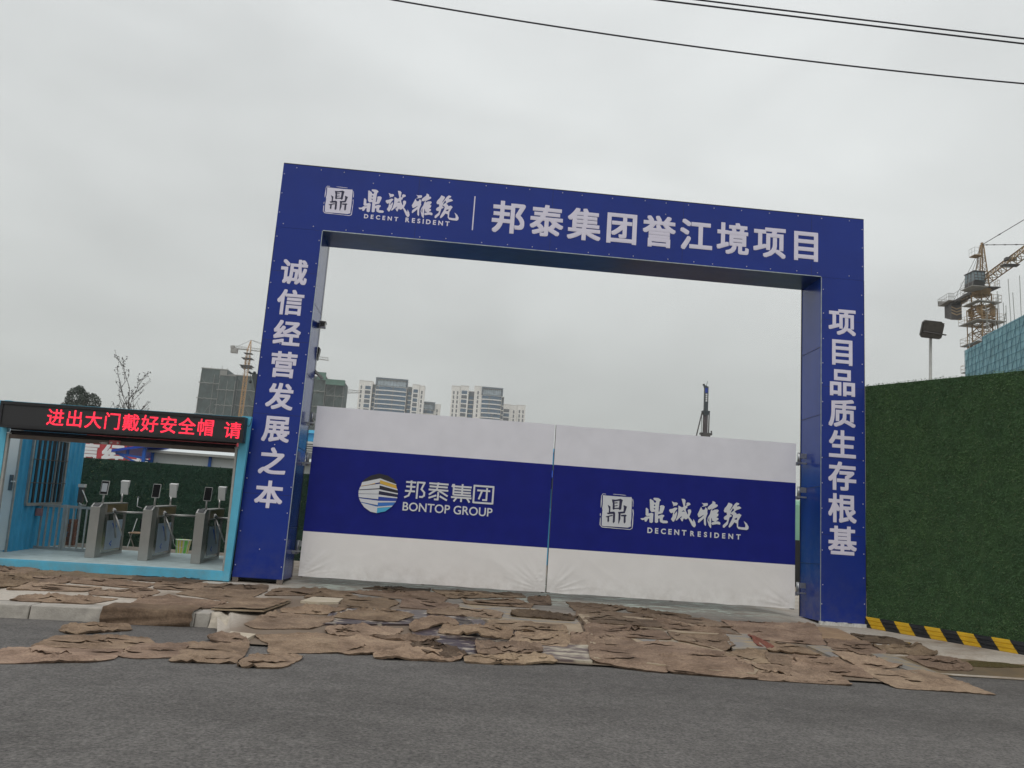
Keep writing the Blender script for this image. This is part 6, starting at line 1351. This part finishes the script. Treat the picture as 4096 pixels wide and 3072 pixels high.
mb = MB(); mb.tube(apx, cjp(6.8, -.55, .2), .03, 4); mb.tube(apx, cjp(6.8, .55, .2), .03, 4); mb.build('tie_bar', M['crane_d'], kr)

# ------------------------------------------------------------------ building wrapped in blue mesh, right
nb_ = thing('mesh_building', 'unfinished building wrapped in light blue safety mesh behind the green fence', 'building', (62, 66, 0))
BA = Vector((63.8, 80, 0)); BB = Vector((58.3, 49, 0)); bd = (BB - BA); BL = bd.length; bd.normalize(); bn = Vector((bd.y, -bd.x, 0))
if bn.x > 0: bn = -bn
def bp_(s, o, z): p = BA + bd * s + bn * o; return Vector((p.x, p.y, z))
def mesh_mat():
    m = mat('blue_mesh', (.20, .40, .46), .7, var=.22, vscale=.9); return m
steps = [(0, 4.6, 26.6), (4.6, BL, 27.15)]
mb = MB()
for s0, s1, zt in steps: mb.hexa([bp_(s0, 0, 0), bp_(s1, 0, 0), bp_(s0, -18, 0), bp_(s1, -18, 0), bp_(s0, 0, zt), bp_(s1, 0, zt), bp_(s0, -18, zt), bp_(s1, -18, zt)])
mb.build('safety_mesh', mesh_mat(), nb_)
mb = MB(); gr = .026
s = 0
while s < BL: mb.tube(bp_(s, .05, 14), bp_(s, .05, 26.6 if s < 4.6 else 27.15), gr, 4); s += .95
z = 14.2
while z < 27: mb.tube(bp_(0, .07, z), bp_(BL, .07, z), gr, 4); z += .85
s = -8
while s < BL:
    za, zb2 = 14.2, 26.6; s1 = s + 8; a_, b_ = max(s, 0), min(s1, BL)
    mb.tube(bp_(a_, .09, za + (a_ - s) / 8 * (zb2 - za)), bp_(b_, .09, za + (b_ - s) / 8 * (zb2 - za)), gr, 4); s += 1.6
mb.build('scaffold_frame', mat('mesh_frame', (.05, .17, .25), .6), nb_)
rr = random.Random(9)
for s, hgt, lean in ((.15, 2.1, 0), (.5, 1.2, .8), (4.7, 4.2, .1), (5.0, 3.2, 0), (6.2, 1.8, 1.3), (6.6, 3.8, -.6), (7.5, 4.6, .0), (7.9, 4.2, .2), (8.2, 1.6, -1.1), (8.9, 2.9, .1), (9.3, 2.4, -.1), (10.4, 5.2, .3), (11.2, 3.4, .2), (12.6, 4.8, .0), (13.5, 3.6, -.2), (14.8, 5.4, .1)):
    zt = 26.6 if s < 4.6 else 27.15; mb = MB(); mb.tube(bp_(s, -.5, zt - .5), bp_(s - lean, -.5, zt + hgt), .04, 4); mb.build('scaffold_pole', M['scaf'], nb_)
mb = MB(); mb.beam(bp_(4.0, -2, 27.9), bp_(8.5, -2.5, 27.9), .5, .25); mb.build('formwork_beam', M['crane_d'], nb_)

# ------------------------------------------------------------------ far towers wrapped in dark green net, and their crane
def net_tower(label, blocks, loc, y, seed, green=None):
    root = thing('netted_tower', label, 'building', loc, 'towers under construction in dark netting')
    for (x0, x1, z1, yo, dp) in blocks:
        mb = MB(); mb.box(x0, y + yo, 0, x1, y + yo + dp, z1); o = mb.build('safety_net', M['netgreen'], root)
        mb = MB(); r = random.Random(seed); n = max(2, int((x1 - x0) / 4.5))
        for k in range(n + 1):
            xx = x0 + (x1 - x0) * k / n; mb.tube((xx, y + yo - .2, 30), (xx + r.uniform(-.3, .3), y + yo - .2, z1 - r.uniform(0, 3)), .13, 4)
        for k in range(int((x1 - x0) * 1.2)):
            xx = r.uniform(x0, x1); zz = r.uniform(40, z1 - 4); s_ = r.choice((-1, 1)) * r.uniform(2, 5); mb.tube((xx, y + yo - .15, zz), (min(x1, max(x0, xx + s_)), y + yo - .15, zz + 4), .06, 3)
        mb.build('scaffold_poles', M['scaf'], o)
        z = z1 - 7.5
        while z > 30:
            mb = MB(); pts = [(x0 - .6 + (x1 - x0 + 1.2) * k / 10, y + yo - .8, z + .18 * math.sin(k * 2.7 + z)) for k in range(11)]
            mb.path(pts, .20, 5); mb.build('catch_net', M['scaf'], o); z -= 7.6
        mb = MB()
        for k in range(int((x1 - x0) / 1.3)): xx = r.uniform(x0, x1); mb.tube((xx, y + yo + .2, z1 - 1), (xx, y + yo + .2, z1 + r.uniform(.6, 2.2)), .05, 3)
        mb.box(x0 - .2, y + yo - .3, z1 - .35, x1 + .2, y + yo, z1 + .1)
        mb.build('rooftop_poles', M['scaf'], o)
    return root
t1 = net_tower('wide unfinished tower wrapped in dark green netting left of the arch, behind a crane', [(-122.4, -109.7, 71.6, 0, 14), (-109.6, -95.4, 69.6, 1.5, 16), (-112.5, -105, 68.5, -2.5, 3)], (-109, 405, 0), 400, 5)
mb = MB(); mb.box(-113.4, 399.6, 67.2, -110.0, 399.9, 71.0); mb.build('roof_opening', M['scaf'], t1)
t2_ = net_tower('green topped unfinished tower in netting seen between the left pillar and the gate leaf', [(-74, -61.6, 71.9, 0, 14), (-61.5, -52.7, 70.4, 1.5, 14)], (-62, 405, 0), 400, 6)
mb = MB(); mb.box(-61.8, 399.0, 68.2, -52.4, 401.3, 70.9); mb.box(-66, 398.8, 70.2, -61.9, 399.8, 74); mb.build('green_net', M['netgreen2'], t2_)
k2 = thing('tower_crane', 'small orange tower crane in front of the netted tower left of the arch', 'tower crane', (-93.5, 370, 0))
mb = MB(); lattice_mast(mb, -93.4, 370, 0, 76, 1.5, 2.0, .10); lattice_mast(mb, -93.4, 370, 67, 73.5, 2.0, 1.6, .09); mb.build('mast', M['crane_o'], k2)
mb = MB(); 
for sx in (-1, 1):
    for sy in (-1, 1): mb.tube((-93.4 + sx * .8, 370 + sy * .8, 76), (-92.98, 370, 81.2), .13, 4)
for i in range(5): t = i / 5; mb.tube((-94.2 + .9 * t, 369.2, 76 + 4.6 * t), (-92.6 - .3 * t, 369.2, 76.8 + 4.4 * t), .08, 3)
mb.build('tower_head', M['crane_o'], k2)
for z, w_ in ((74.6, 1.8), (72.2, 2.4), (68.7, 2.8), (67.9, 2.3)):
    mb = MB(); mb.box(-93.4 - w_, 370 - w_, z, -93.4 + w_, 370 + w_, z + .2); mb.build('work_platform', M['crane_d'], k2)
mb = MB(); mb.beam((-93.5, 370, 76.5), (-101, 368.6, 76.4), 1.2, .35); guard(mb, [(-94.5, 369.4, 76.6), (-100.8, 368.2, 76.6)], 1.0, .08, 0, 6); mb.build('counter_jib', M['crane_g'], k2)
mb = MB(); mb.box(-101, 367.6, 74.2, -98.0, 369.4, 76.2); mb.box(-101.2, 367.5, 76.3, -99.5, 369.6, 77.4); mb.build('counterweight', M['crane_g'], k2)
mb = MB(); lattice_jib(mb, (-92.5, 370, 76.4), (-58, 377, 76.0), 1.3, 1.2, 2.2, .10); mb.build('jib', M['crane_g'], k2)
for a, b in (((-92.98, 370, 81.2), (-99.5, 368.8, 76.8)), ((-92.98, 370, 81.2), (-80, 372.5, 77.3)), ((-92.98, 370, 81.2), (-70, 374.5, 77.2))):
    mb = MB(); mb.tube(a, b, .07, 4); mb.build('tie_bar', M['crane_d'], k2)
fj = thing('tower_crane', 'distant pale crane jib between the netted tower and the apartment towers', 'tower crane', (-75, 450, 0))
mb = MB(); lattice_jib(mb, (-75, 450, 70.8), (-50.2, 450, 73.2), 1.3, 1.2, 2.4, .11); mb.build('jib', M['crane_g'], fj)
mb = MB(); lattice_mast(mb, -75, 450, 0, 70, 1.8, 2.4, .13); mb.build('mast', M['crane_g'], fj)
mb = MB(); mb.tube((-75, 450, 76.5), (-52, 450, 74.2), .08, 4); mb.tube((-75, 450, 70), (-75, 450, 76.5), .3, 4); mb.build('tie_bar', M['crane_d'], fj)
# telescopic crane boom just left of the arch
mc = thing('mobile_crane', 'dark telescopic crane boom with a hook just left of the left pillar', 'mobile crane', (-10.5, 60, 0))
mb = MB(); mb.beam((-10.8, 60, 2.2), (-12.9, 60, 8.2), .62, .75); mb.beam((-12.6, 60, 7.4), (-14.0, 60, 11.7), .48, .6); mb.beam((-13.9, 60, 11.3), (-14.52, 60, 13.3), .36, .46); mb.build('boom', M['boom'], mc)
mb = MB(); mb.beam((-14.45, 60, 13.32), (-15.0, 60, 13.42), .16, .14); mb.tube((-14.98, 59.8, 13.45), (-14.98, 60.2, 13.45), .10, 10); mb.tube((-14.55, 59.8, 13.46), (-14.55, 60.2, 13.46), .11, 10); mb.build('boom_head', M['boom'], mc)
mb = MB(); mb.tube((-14.9, 60, 13.3), (-14.85, 60, 12.75), .02, 4); mb.lathe([(.03, .22), (.12, .15), (.13, 0), (.05, -.10)], (-14.85, 60, 12.6), 10); mb.build('hook_block', M['boom'], mc)
mb = MB(); mb.box(-11.5, 58.8, 1.0, -5.0, 61.2, 1.5); mb.box(-10.8, 59.2, 1.5, -7.8, 60.9, 2.9); mb.build('carrier', M['crane_d'], mc)
for x in (-10.6, -9.2, -6.5):
    mb = MB(); mb.tube((x, 58.75, .62), (x, 61.25, .62), .5, 16); mb.build('wheel', M['black'], mc)
# drilling rig mast above the right gate leaf
dr_ = thing('drilling_rig', 'tall dark drilling rig mast with a blue top above the right gate leaf', 'drilling rig', (37.1, 96, 0))
mb = MB(); mb.box(36.83, 95.8, .8, 37.37, 96.3, 19.4, 0); mb.box(36.86, 95.82, 19.4, 37.37, 96.25, 22.55, 1); mb.box(36.885, 95.80, 21.85, 37.25, 95.815, 22.50, 2)
for k in range(4): mb.box(36.99, 95.80, 20.62 + .29 * k, 37.21, 95.815, 20.84 + .29 * k, 3)
mb.build('mast', [mat('rig_mast', (.075, .060, .065), .6, var=.15, vscale=1), M['boom'], M['logo_blue'], M['white_paint']], dr_)
mb = MB(); mb.hexa([(36.85, 95.8, 22.56), (37.38, 95.8, 22.56), (36.85, 96.3, 22.56), (37.38, 96.3, 22.56), (36.70, 95.9, 22.98), (37.38, 95.9, 22.72), (36.70, 96.2, 22.98), (37.38, 96.2, 22.72)]); mb.tube((36.74, 95.85, 22.98), (36.74, 96.25, 22.98), .11, 10); mb.tube((37.1, 96, 22.8), (37.25, 96, 23.5), .03, 4); mb.build('mast_head', M['boom'], dr_)
mb = MB(); mb.hexa([(36.85, 95.7, 18.75), (37.35, 95.7, 18.75), (36.85, 96.4, 18.75), (37.35, 96.4, 18.75), (36.62, 95.7, 19.2), (37.62, 95.7, 19.2), (36.62, 96.4, 19.2), (37.62, 96.4, 19.2)]); mb.box(36.62, 95.7, 19.2, 37.62, 96.4, 19.36); mb.build('mast_collar', M['boom'], dr_)
for p, q in (((36.62, 96, 19.2), (35.2, 96, 12.5)), ((37.6, 96, 19.2), (37.55, 96, 12.5))):
    mb = MB(); mb.tube(p, q, .085, 8); mb.build('brace', M['crane_d'], dr_)
mb = MB(); mb.box(36.65, 95.6, 12.5, 37.7, 96.5, 16.35); mb.box(36.4, 95.7, 16.1, 38.0, 96.3, 16.35); mb.box(37.9, 95.8, 16.3, 38.0, 96.1, 16.7); mb.tube((36.52, 95.8, 19.2), (36.52, 95.8, 12), .035, 4); mb.tube((36.72, 95.75, 22.5), (36.72, 95.75, 12), .015, 3); mb.build('rotary_head', M['crane_d'], dr_)
mb = MB(); mb.box(35, 95, .5, 41, 98.5, 3.2); mb.box(35.5, 94.6, .1, 41, 95.3, 1.1); mb.box(35.5, 98.2, .1, 41, 98.9, 1.1); mb.build('crawler_base', M['crane_d'], dr_)

# ------------------------------------------------------------------ apartment towers far behind the gate leaves
def apartments(label, loc, segs, y):
    """segs: (x0, x1, ztop, dy, kind); kind glass = curved glazed front, bay = recessed dark bay, wall = plain wall with slit windows, pair = wall with windows"""
    root = thing('apartment_tower', label, 'building', loc, 'apartment towers behind the gate'); FH = 2.95
    for x0, x1, zt, dy, kind in segs:
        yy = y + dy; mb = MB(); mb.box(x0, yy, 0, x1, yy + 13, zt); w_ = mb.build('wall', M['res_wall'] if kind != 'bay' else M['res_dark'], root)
        z = zt - (5.6 if kind == 'glass' else 3.0)
        if kind == 'glass':
            n = 14
            mb = MB(); mb.box(x0 - .2, yy - 1.2, zt - .9, x1 + .5, yy - .05, zt + .05); mb.box(x0 - .2, yy - 1.2, zt - 5.2, x0 + .6, yy - .05, zt - .95); mb.box(x1 - .4, yy - 1.2, zt - 5.2, x1 + .5, yy - .05, zt - .95); mb.build('roof_frame', M['res_frame'], w_)
            mb = MB(); mb.box(x0 + .8, yy - .35, zt - 5.0, x1 - .6, yy - .1, zt - 1.4)
            mb.build('window', mat_bright, w_)
            mb = MB()
            for k in range(10): xx = x0 + .8 + (x1 - x0 - 1.4) * k / 9; mb.box(xx - .09, yy - .5, zt - 5.0, xx + .09, yy - .36, zt - 1.2)
            mb.build('window_frame', M['res_frame'], w_)
        while z > zt - 46 and z > 42:
            if kind == 'glass':
                mb = MB(); n = 12; vs = []
                for k in range(n + 1): t = k / n; bx = x0 + .3 + (x1 - x0 - .6) * t; by = yy - .15 - 1.0 * math.sin(math.pi * t); vs += [(bx, by, z - 2.1), (bx, by, z)]
                mb.add(vs, [(2 * k, 2 * k + 2, 2 * k + 3, 2 * k + 1) for k in range(n)], 0)
                for k in range(n + 1):
                    bx, by = vs[2 * k][0], vs[2 * k][1]
                    if k % 2 == 0: mb.box(bx - .08, by - .12, z - 2.1, bx + .08, by - .02, z, 1)
                    elif (k + int(z)) % 3 == 0: mb.box(bx - .7, by - .06, z - 2.0, bx + .2, by - .03, z - .1, 1)
                mb.build('window', [M['res_glass'], M['res_dark']], w_)
                mb = MB(); vs = []
                for k in range(n + 1): t = k / n; bx = x0 + .1 + (x1 - x0 - .2) * t; by = yy - .35 - 1.0 * math.sin(math.pi * t); vs += [(bx, by, z - 2.78), (bx, by, z - 2.12), (bx, by + .5, z - 2.12), (bx, by + .5, z - 2.78)]
                fs = []
                for k in range(n):
                    a, b = 4 * k, 4 * k + 4
                    for q in range(4): fs.append((a + q, b + q, b + (q + 1) % 4, a + (q + 1) % 4))
                mb.add(vs, fs); mb.build('balcony', M['res_wall'], w_)
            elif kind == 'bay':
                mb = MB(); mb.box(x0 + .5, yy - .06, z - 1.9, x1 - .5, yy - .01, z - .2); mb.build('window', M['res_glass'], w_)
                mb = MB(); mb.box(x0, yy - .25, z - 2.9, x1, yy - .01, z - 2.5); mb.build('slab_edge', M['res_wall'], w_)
            elif kind == 'pair':
                mb = MB(); mb.box(x0 + .9, yy - .05, z - 2.2, x1 - .9, yy - .01, z, 0)
                for q in (.25, .5, .75): xx = x0 + .9 + (x1 - x0 - 1.8) * q; mb.box(xx - .07, yy - .12, z - 2.2, xx + .07, yy - .05, z, 1)
                mb.build('window', [M['res_glass'] if (int(z) % 2) else M['res_dark'], M['res_frame']], w_)
            else:
                mb = MB()
                cs_ = (.5,) if x1 - x0 < 5 else (.28, .72) if x1 - x0 < 7.5 else (.2, .5, .8)
                for q in cs_: xx = x0 + (x1 - x0) * q; mb.box(xx - .45, yy - .05, z - 2.3, xx + .45, yy - .01, z - .2)
                mb.build('window', M['res_dark'], w_)
            z -= FH
        mb = MB(); mb.box(x0 - .15, yy - .15, zt + .051, x1 + .15, yy + 13.1, zt + .35); mb.build('parapet', M['res_wall'], w_)
    return root
mat_bright = mat('apartment_bright_glass', (.34, .40, .44), .2, var=.3, vscale=.5)
apartments('broad apartment tower with a tall glass crown, nearest the left pillar', (-38, 525, 0), [(-59.5, -56.4, 92.2, .6, 'wall'), (-56.3, -51.0, 92.0, 0, 'pair'), (-50.9, -48.9, 90.6, 3, 'bay'), (-48.8, -28.9, 94.9, 0, 'glass'), (-28.3, -25.6, 90.8, 3, 'bay'), (-25.5, -20.8, 92.2, 0, 'pair'), (-20.7, -17.6, 91.9, .8, 'wall')], 520)
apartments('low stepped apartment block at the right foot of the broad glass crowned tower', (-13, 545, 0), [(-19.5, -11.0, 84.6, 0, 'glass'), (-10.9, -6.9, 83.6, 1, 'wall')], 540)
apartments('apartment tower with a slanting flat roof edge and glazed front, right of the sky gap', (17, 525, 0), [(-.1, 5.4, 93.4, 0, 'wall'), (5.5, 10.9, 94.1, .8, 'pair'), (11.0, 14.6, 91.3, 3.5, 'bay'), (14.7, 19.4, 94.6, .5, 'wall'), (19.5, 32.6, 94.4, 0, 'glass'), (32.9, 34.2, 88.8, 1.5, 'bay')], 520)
apartments('plain pale apartment block, rightmost of the far towers', (42, 545, 0), [(34.6, 40.2, 87.2, 0, 'pair'), (40.3, 44.6, 87.0, .8, 'wall'), (44.7, 50.2, 87.4, 0, 'wall')], 540)

# ------------------------------------------------------------------ trees
def leafy_tree():
    root = thing('broadleaf_tree', 'dark rounded tree crown above the left end of the LED sign', 'tree', (-35.8, 76, 0)); r = random.Random(21)
    mb = MB(); mb.path([(-35.8, 76, 0), (-35.7, 76, 4), (-36.0, 76.2, 8), (-35.8, 76, 11.5)], [.4, .33, .22, .08], 8)
    for a in range(6):
        t = a * 1.05; mb.path([(-35.8, 76, 6 + a * .5), (-35.8 + 1.0 * math.cos(t), 76 + 1.0 * math.sin(t), 8.3 + a * .4), (-35.8 + 1.9 * math.cos(t), 76 + 1.8 * math.sin(t), 9.8 + a * .35)], [.14, .09, .03], 5)
    mb.build('trunk', M['bark'], root)
    lobes = [(-36.3, 76, 11.9, 1.15, 1.25), (-34.95, 75.9, 11.6, 1.15, 1.05), (-36.9, 76.2, 10.9, 1.05, .75), (-34.5, 76, 10.6, .85, .7), (-35.7, 75.6, 10.6, 1.5, 1.0), (-36.3, 75.6, 9.6, 1.6, .9), (-35.0, 76.4, 9.4, 1.6, .9), (-36.15, 76, 12.9, .42, .45)]
    mb = MB()
    for lx, ly, lz, rx, rz in lobes:
        n = int(1500 * rx * rz) + 150
        for _ in range(n):
            while True:
                p = Vector((r.uniform(-1, 1), r.uniform(-1, 1), r.uniform(-1, 1)))
                if .25 < p.length < 1: break
            if noise.noise(Vector((lx + p.x * rx, ly + p.y * rx, lz + p.z * rz)) * 1.9) < -.30: continue
            p = p * (p.length ** -.35); c_ = Vector((lx + p.x * rx, ly + p.y * rx, lz + p.z * rz)); s_ = r.uniform(.06, .12)
            a = Vector((r.uniform(-1, 1), r.uniform(-1, 1), r.uniform(-1, 1))).normalized(); b = a.orthogonal().normalized()
            mb.add([c_ - a * s_, c_ + b * s_ * .55, c_ + a * s_, c_ - b * s_ * .55], [(0, 1, 2, 3)])
    mb.build('crown', mat('leaf_dark', (.040, .055, .040), .7, var=.45, vscale=1.2), root)
leafy_tree()
def bare_tree():
    root = thing('bare_tree', 'thin bare tree with a few dark leaves behind the LED sign', 'tree', (-11.9, 26, .1)); r = random.Random(33)
    tr = MB(); lf = MB(); br = MB()
    def leaf_at(p):
        s_ = r.uniform(.03, .062); a = Vector((r.uniform(-1, 1), r.uniform(-1, 1), r.uniform(-.8, .8))).normalized(); b = a.orthogonal().normalized()
        lf.add([p, p + a * s_ + b * s_ * .5, p + a * s_ * 1.9, p + a * s_ - b * s_ * .45], [(0, 1, 2, 3)])
    def grow(p, d, L_, rad, lvl):
        pts = [p]; n = 5; q = p.copy(); dd = d.copy()
        for i in range(n):
            dd = (dd + Vector((r.gauss(0, .07), r.gauss(0, .07), .10))).normalized(); q = q + dd * L_ / n; pts.append(q.copy())
            if lvl < 3 and i >= 1 and r.random() < (.95 if lvl < 2 else .55):
                side = Vector((r.gauss(0, 1), r.gauss(0, 1), 0)).normalized(); grow(q.copy(), (dd * .75 + side * .55).normalized(), L_ * r.uniform(.42, .62), rad * .5, lvl + 1)
            if lvl >= 2 and r.random() < .40: leaf_at(q.copy())
        br.path(pts, [rad * (1 - .75 * i / n) + .004 for i in range(n + 1)], 4)
        leaf_at(q)
        if r.random() < .5: leaf_at(q)
    tr.path([(-11.9, 26, .1), (-11.95, 26, 2.2), (-11.8, 26, 4.2)], [.10, .075, .05], 7)
    grow(Vector((-11.8, 26, 4.1)), Vector((.03, 0, 1)), 2.35, .034, 0)
    for a, z, l in ((0, 2.0, 2.2), (1.2, 2.4, 2.0), (2.4, 2.2, 2.1), (3.3, 2.2, 2.5), (4.3, 2.7, 2.0), (5.4, 2.9, 2.1), (3.0, 3.1, 2.0), (.2, 3.3, 1.8), (2.8, 3.5, 1.9), (6.0, 3.8, 1.6)):
        grow(Vector((-11.88, 26, z)), Vector((math.cos(a) * .36, math.sin(a) * .36, .95)).normalized(), l, .030, 1)
    t = tr.build('trunk', M['bark'], root); br.build('branches', M['bark'], t); lf.build('leaves', mat('leaf_brown', (.045, .042, .038), .8), root)
bare_tree()

# ------------------------------------------------------------------ thin haze over the whole place
def haze():
    mb = MB(); mb.box(-260, -30, -1.4, 260, 700, 130); o = mb.build('haze', None)
    m = bpy.data.materials.new('haze_air'); m.use_nodes = True; nt = m.node_tree
    nt.nodes.remove(nt.nodes['Principled BSDF']); v = nt.nodes.new('ShaderNodeVolumePrincipled')
    v.inputs['Color'].default_value = (.93, .95, .95, 1); v.inputs['Density'].default_value = .00042; v.inputs['Anisotropy'].default_value = .2
    nt.links.new(v.outputs[0], nt.nodes['Material Output'].inputs['Volume'])
    o.data.materials.clear(); o.data.materials.append(m); o['kind'] = 'stuff'
    o['label'] = 'thin grey haze'
haze()
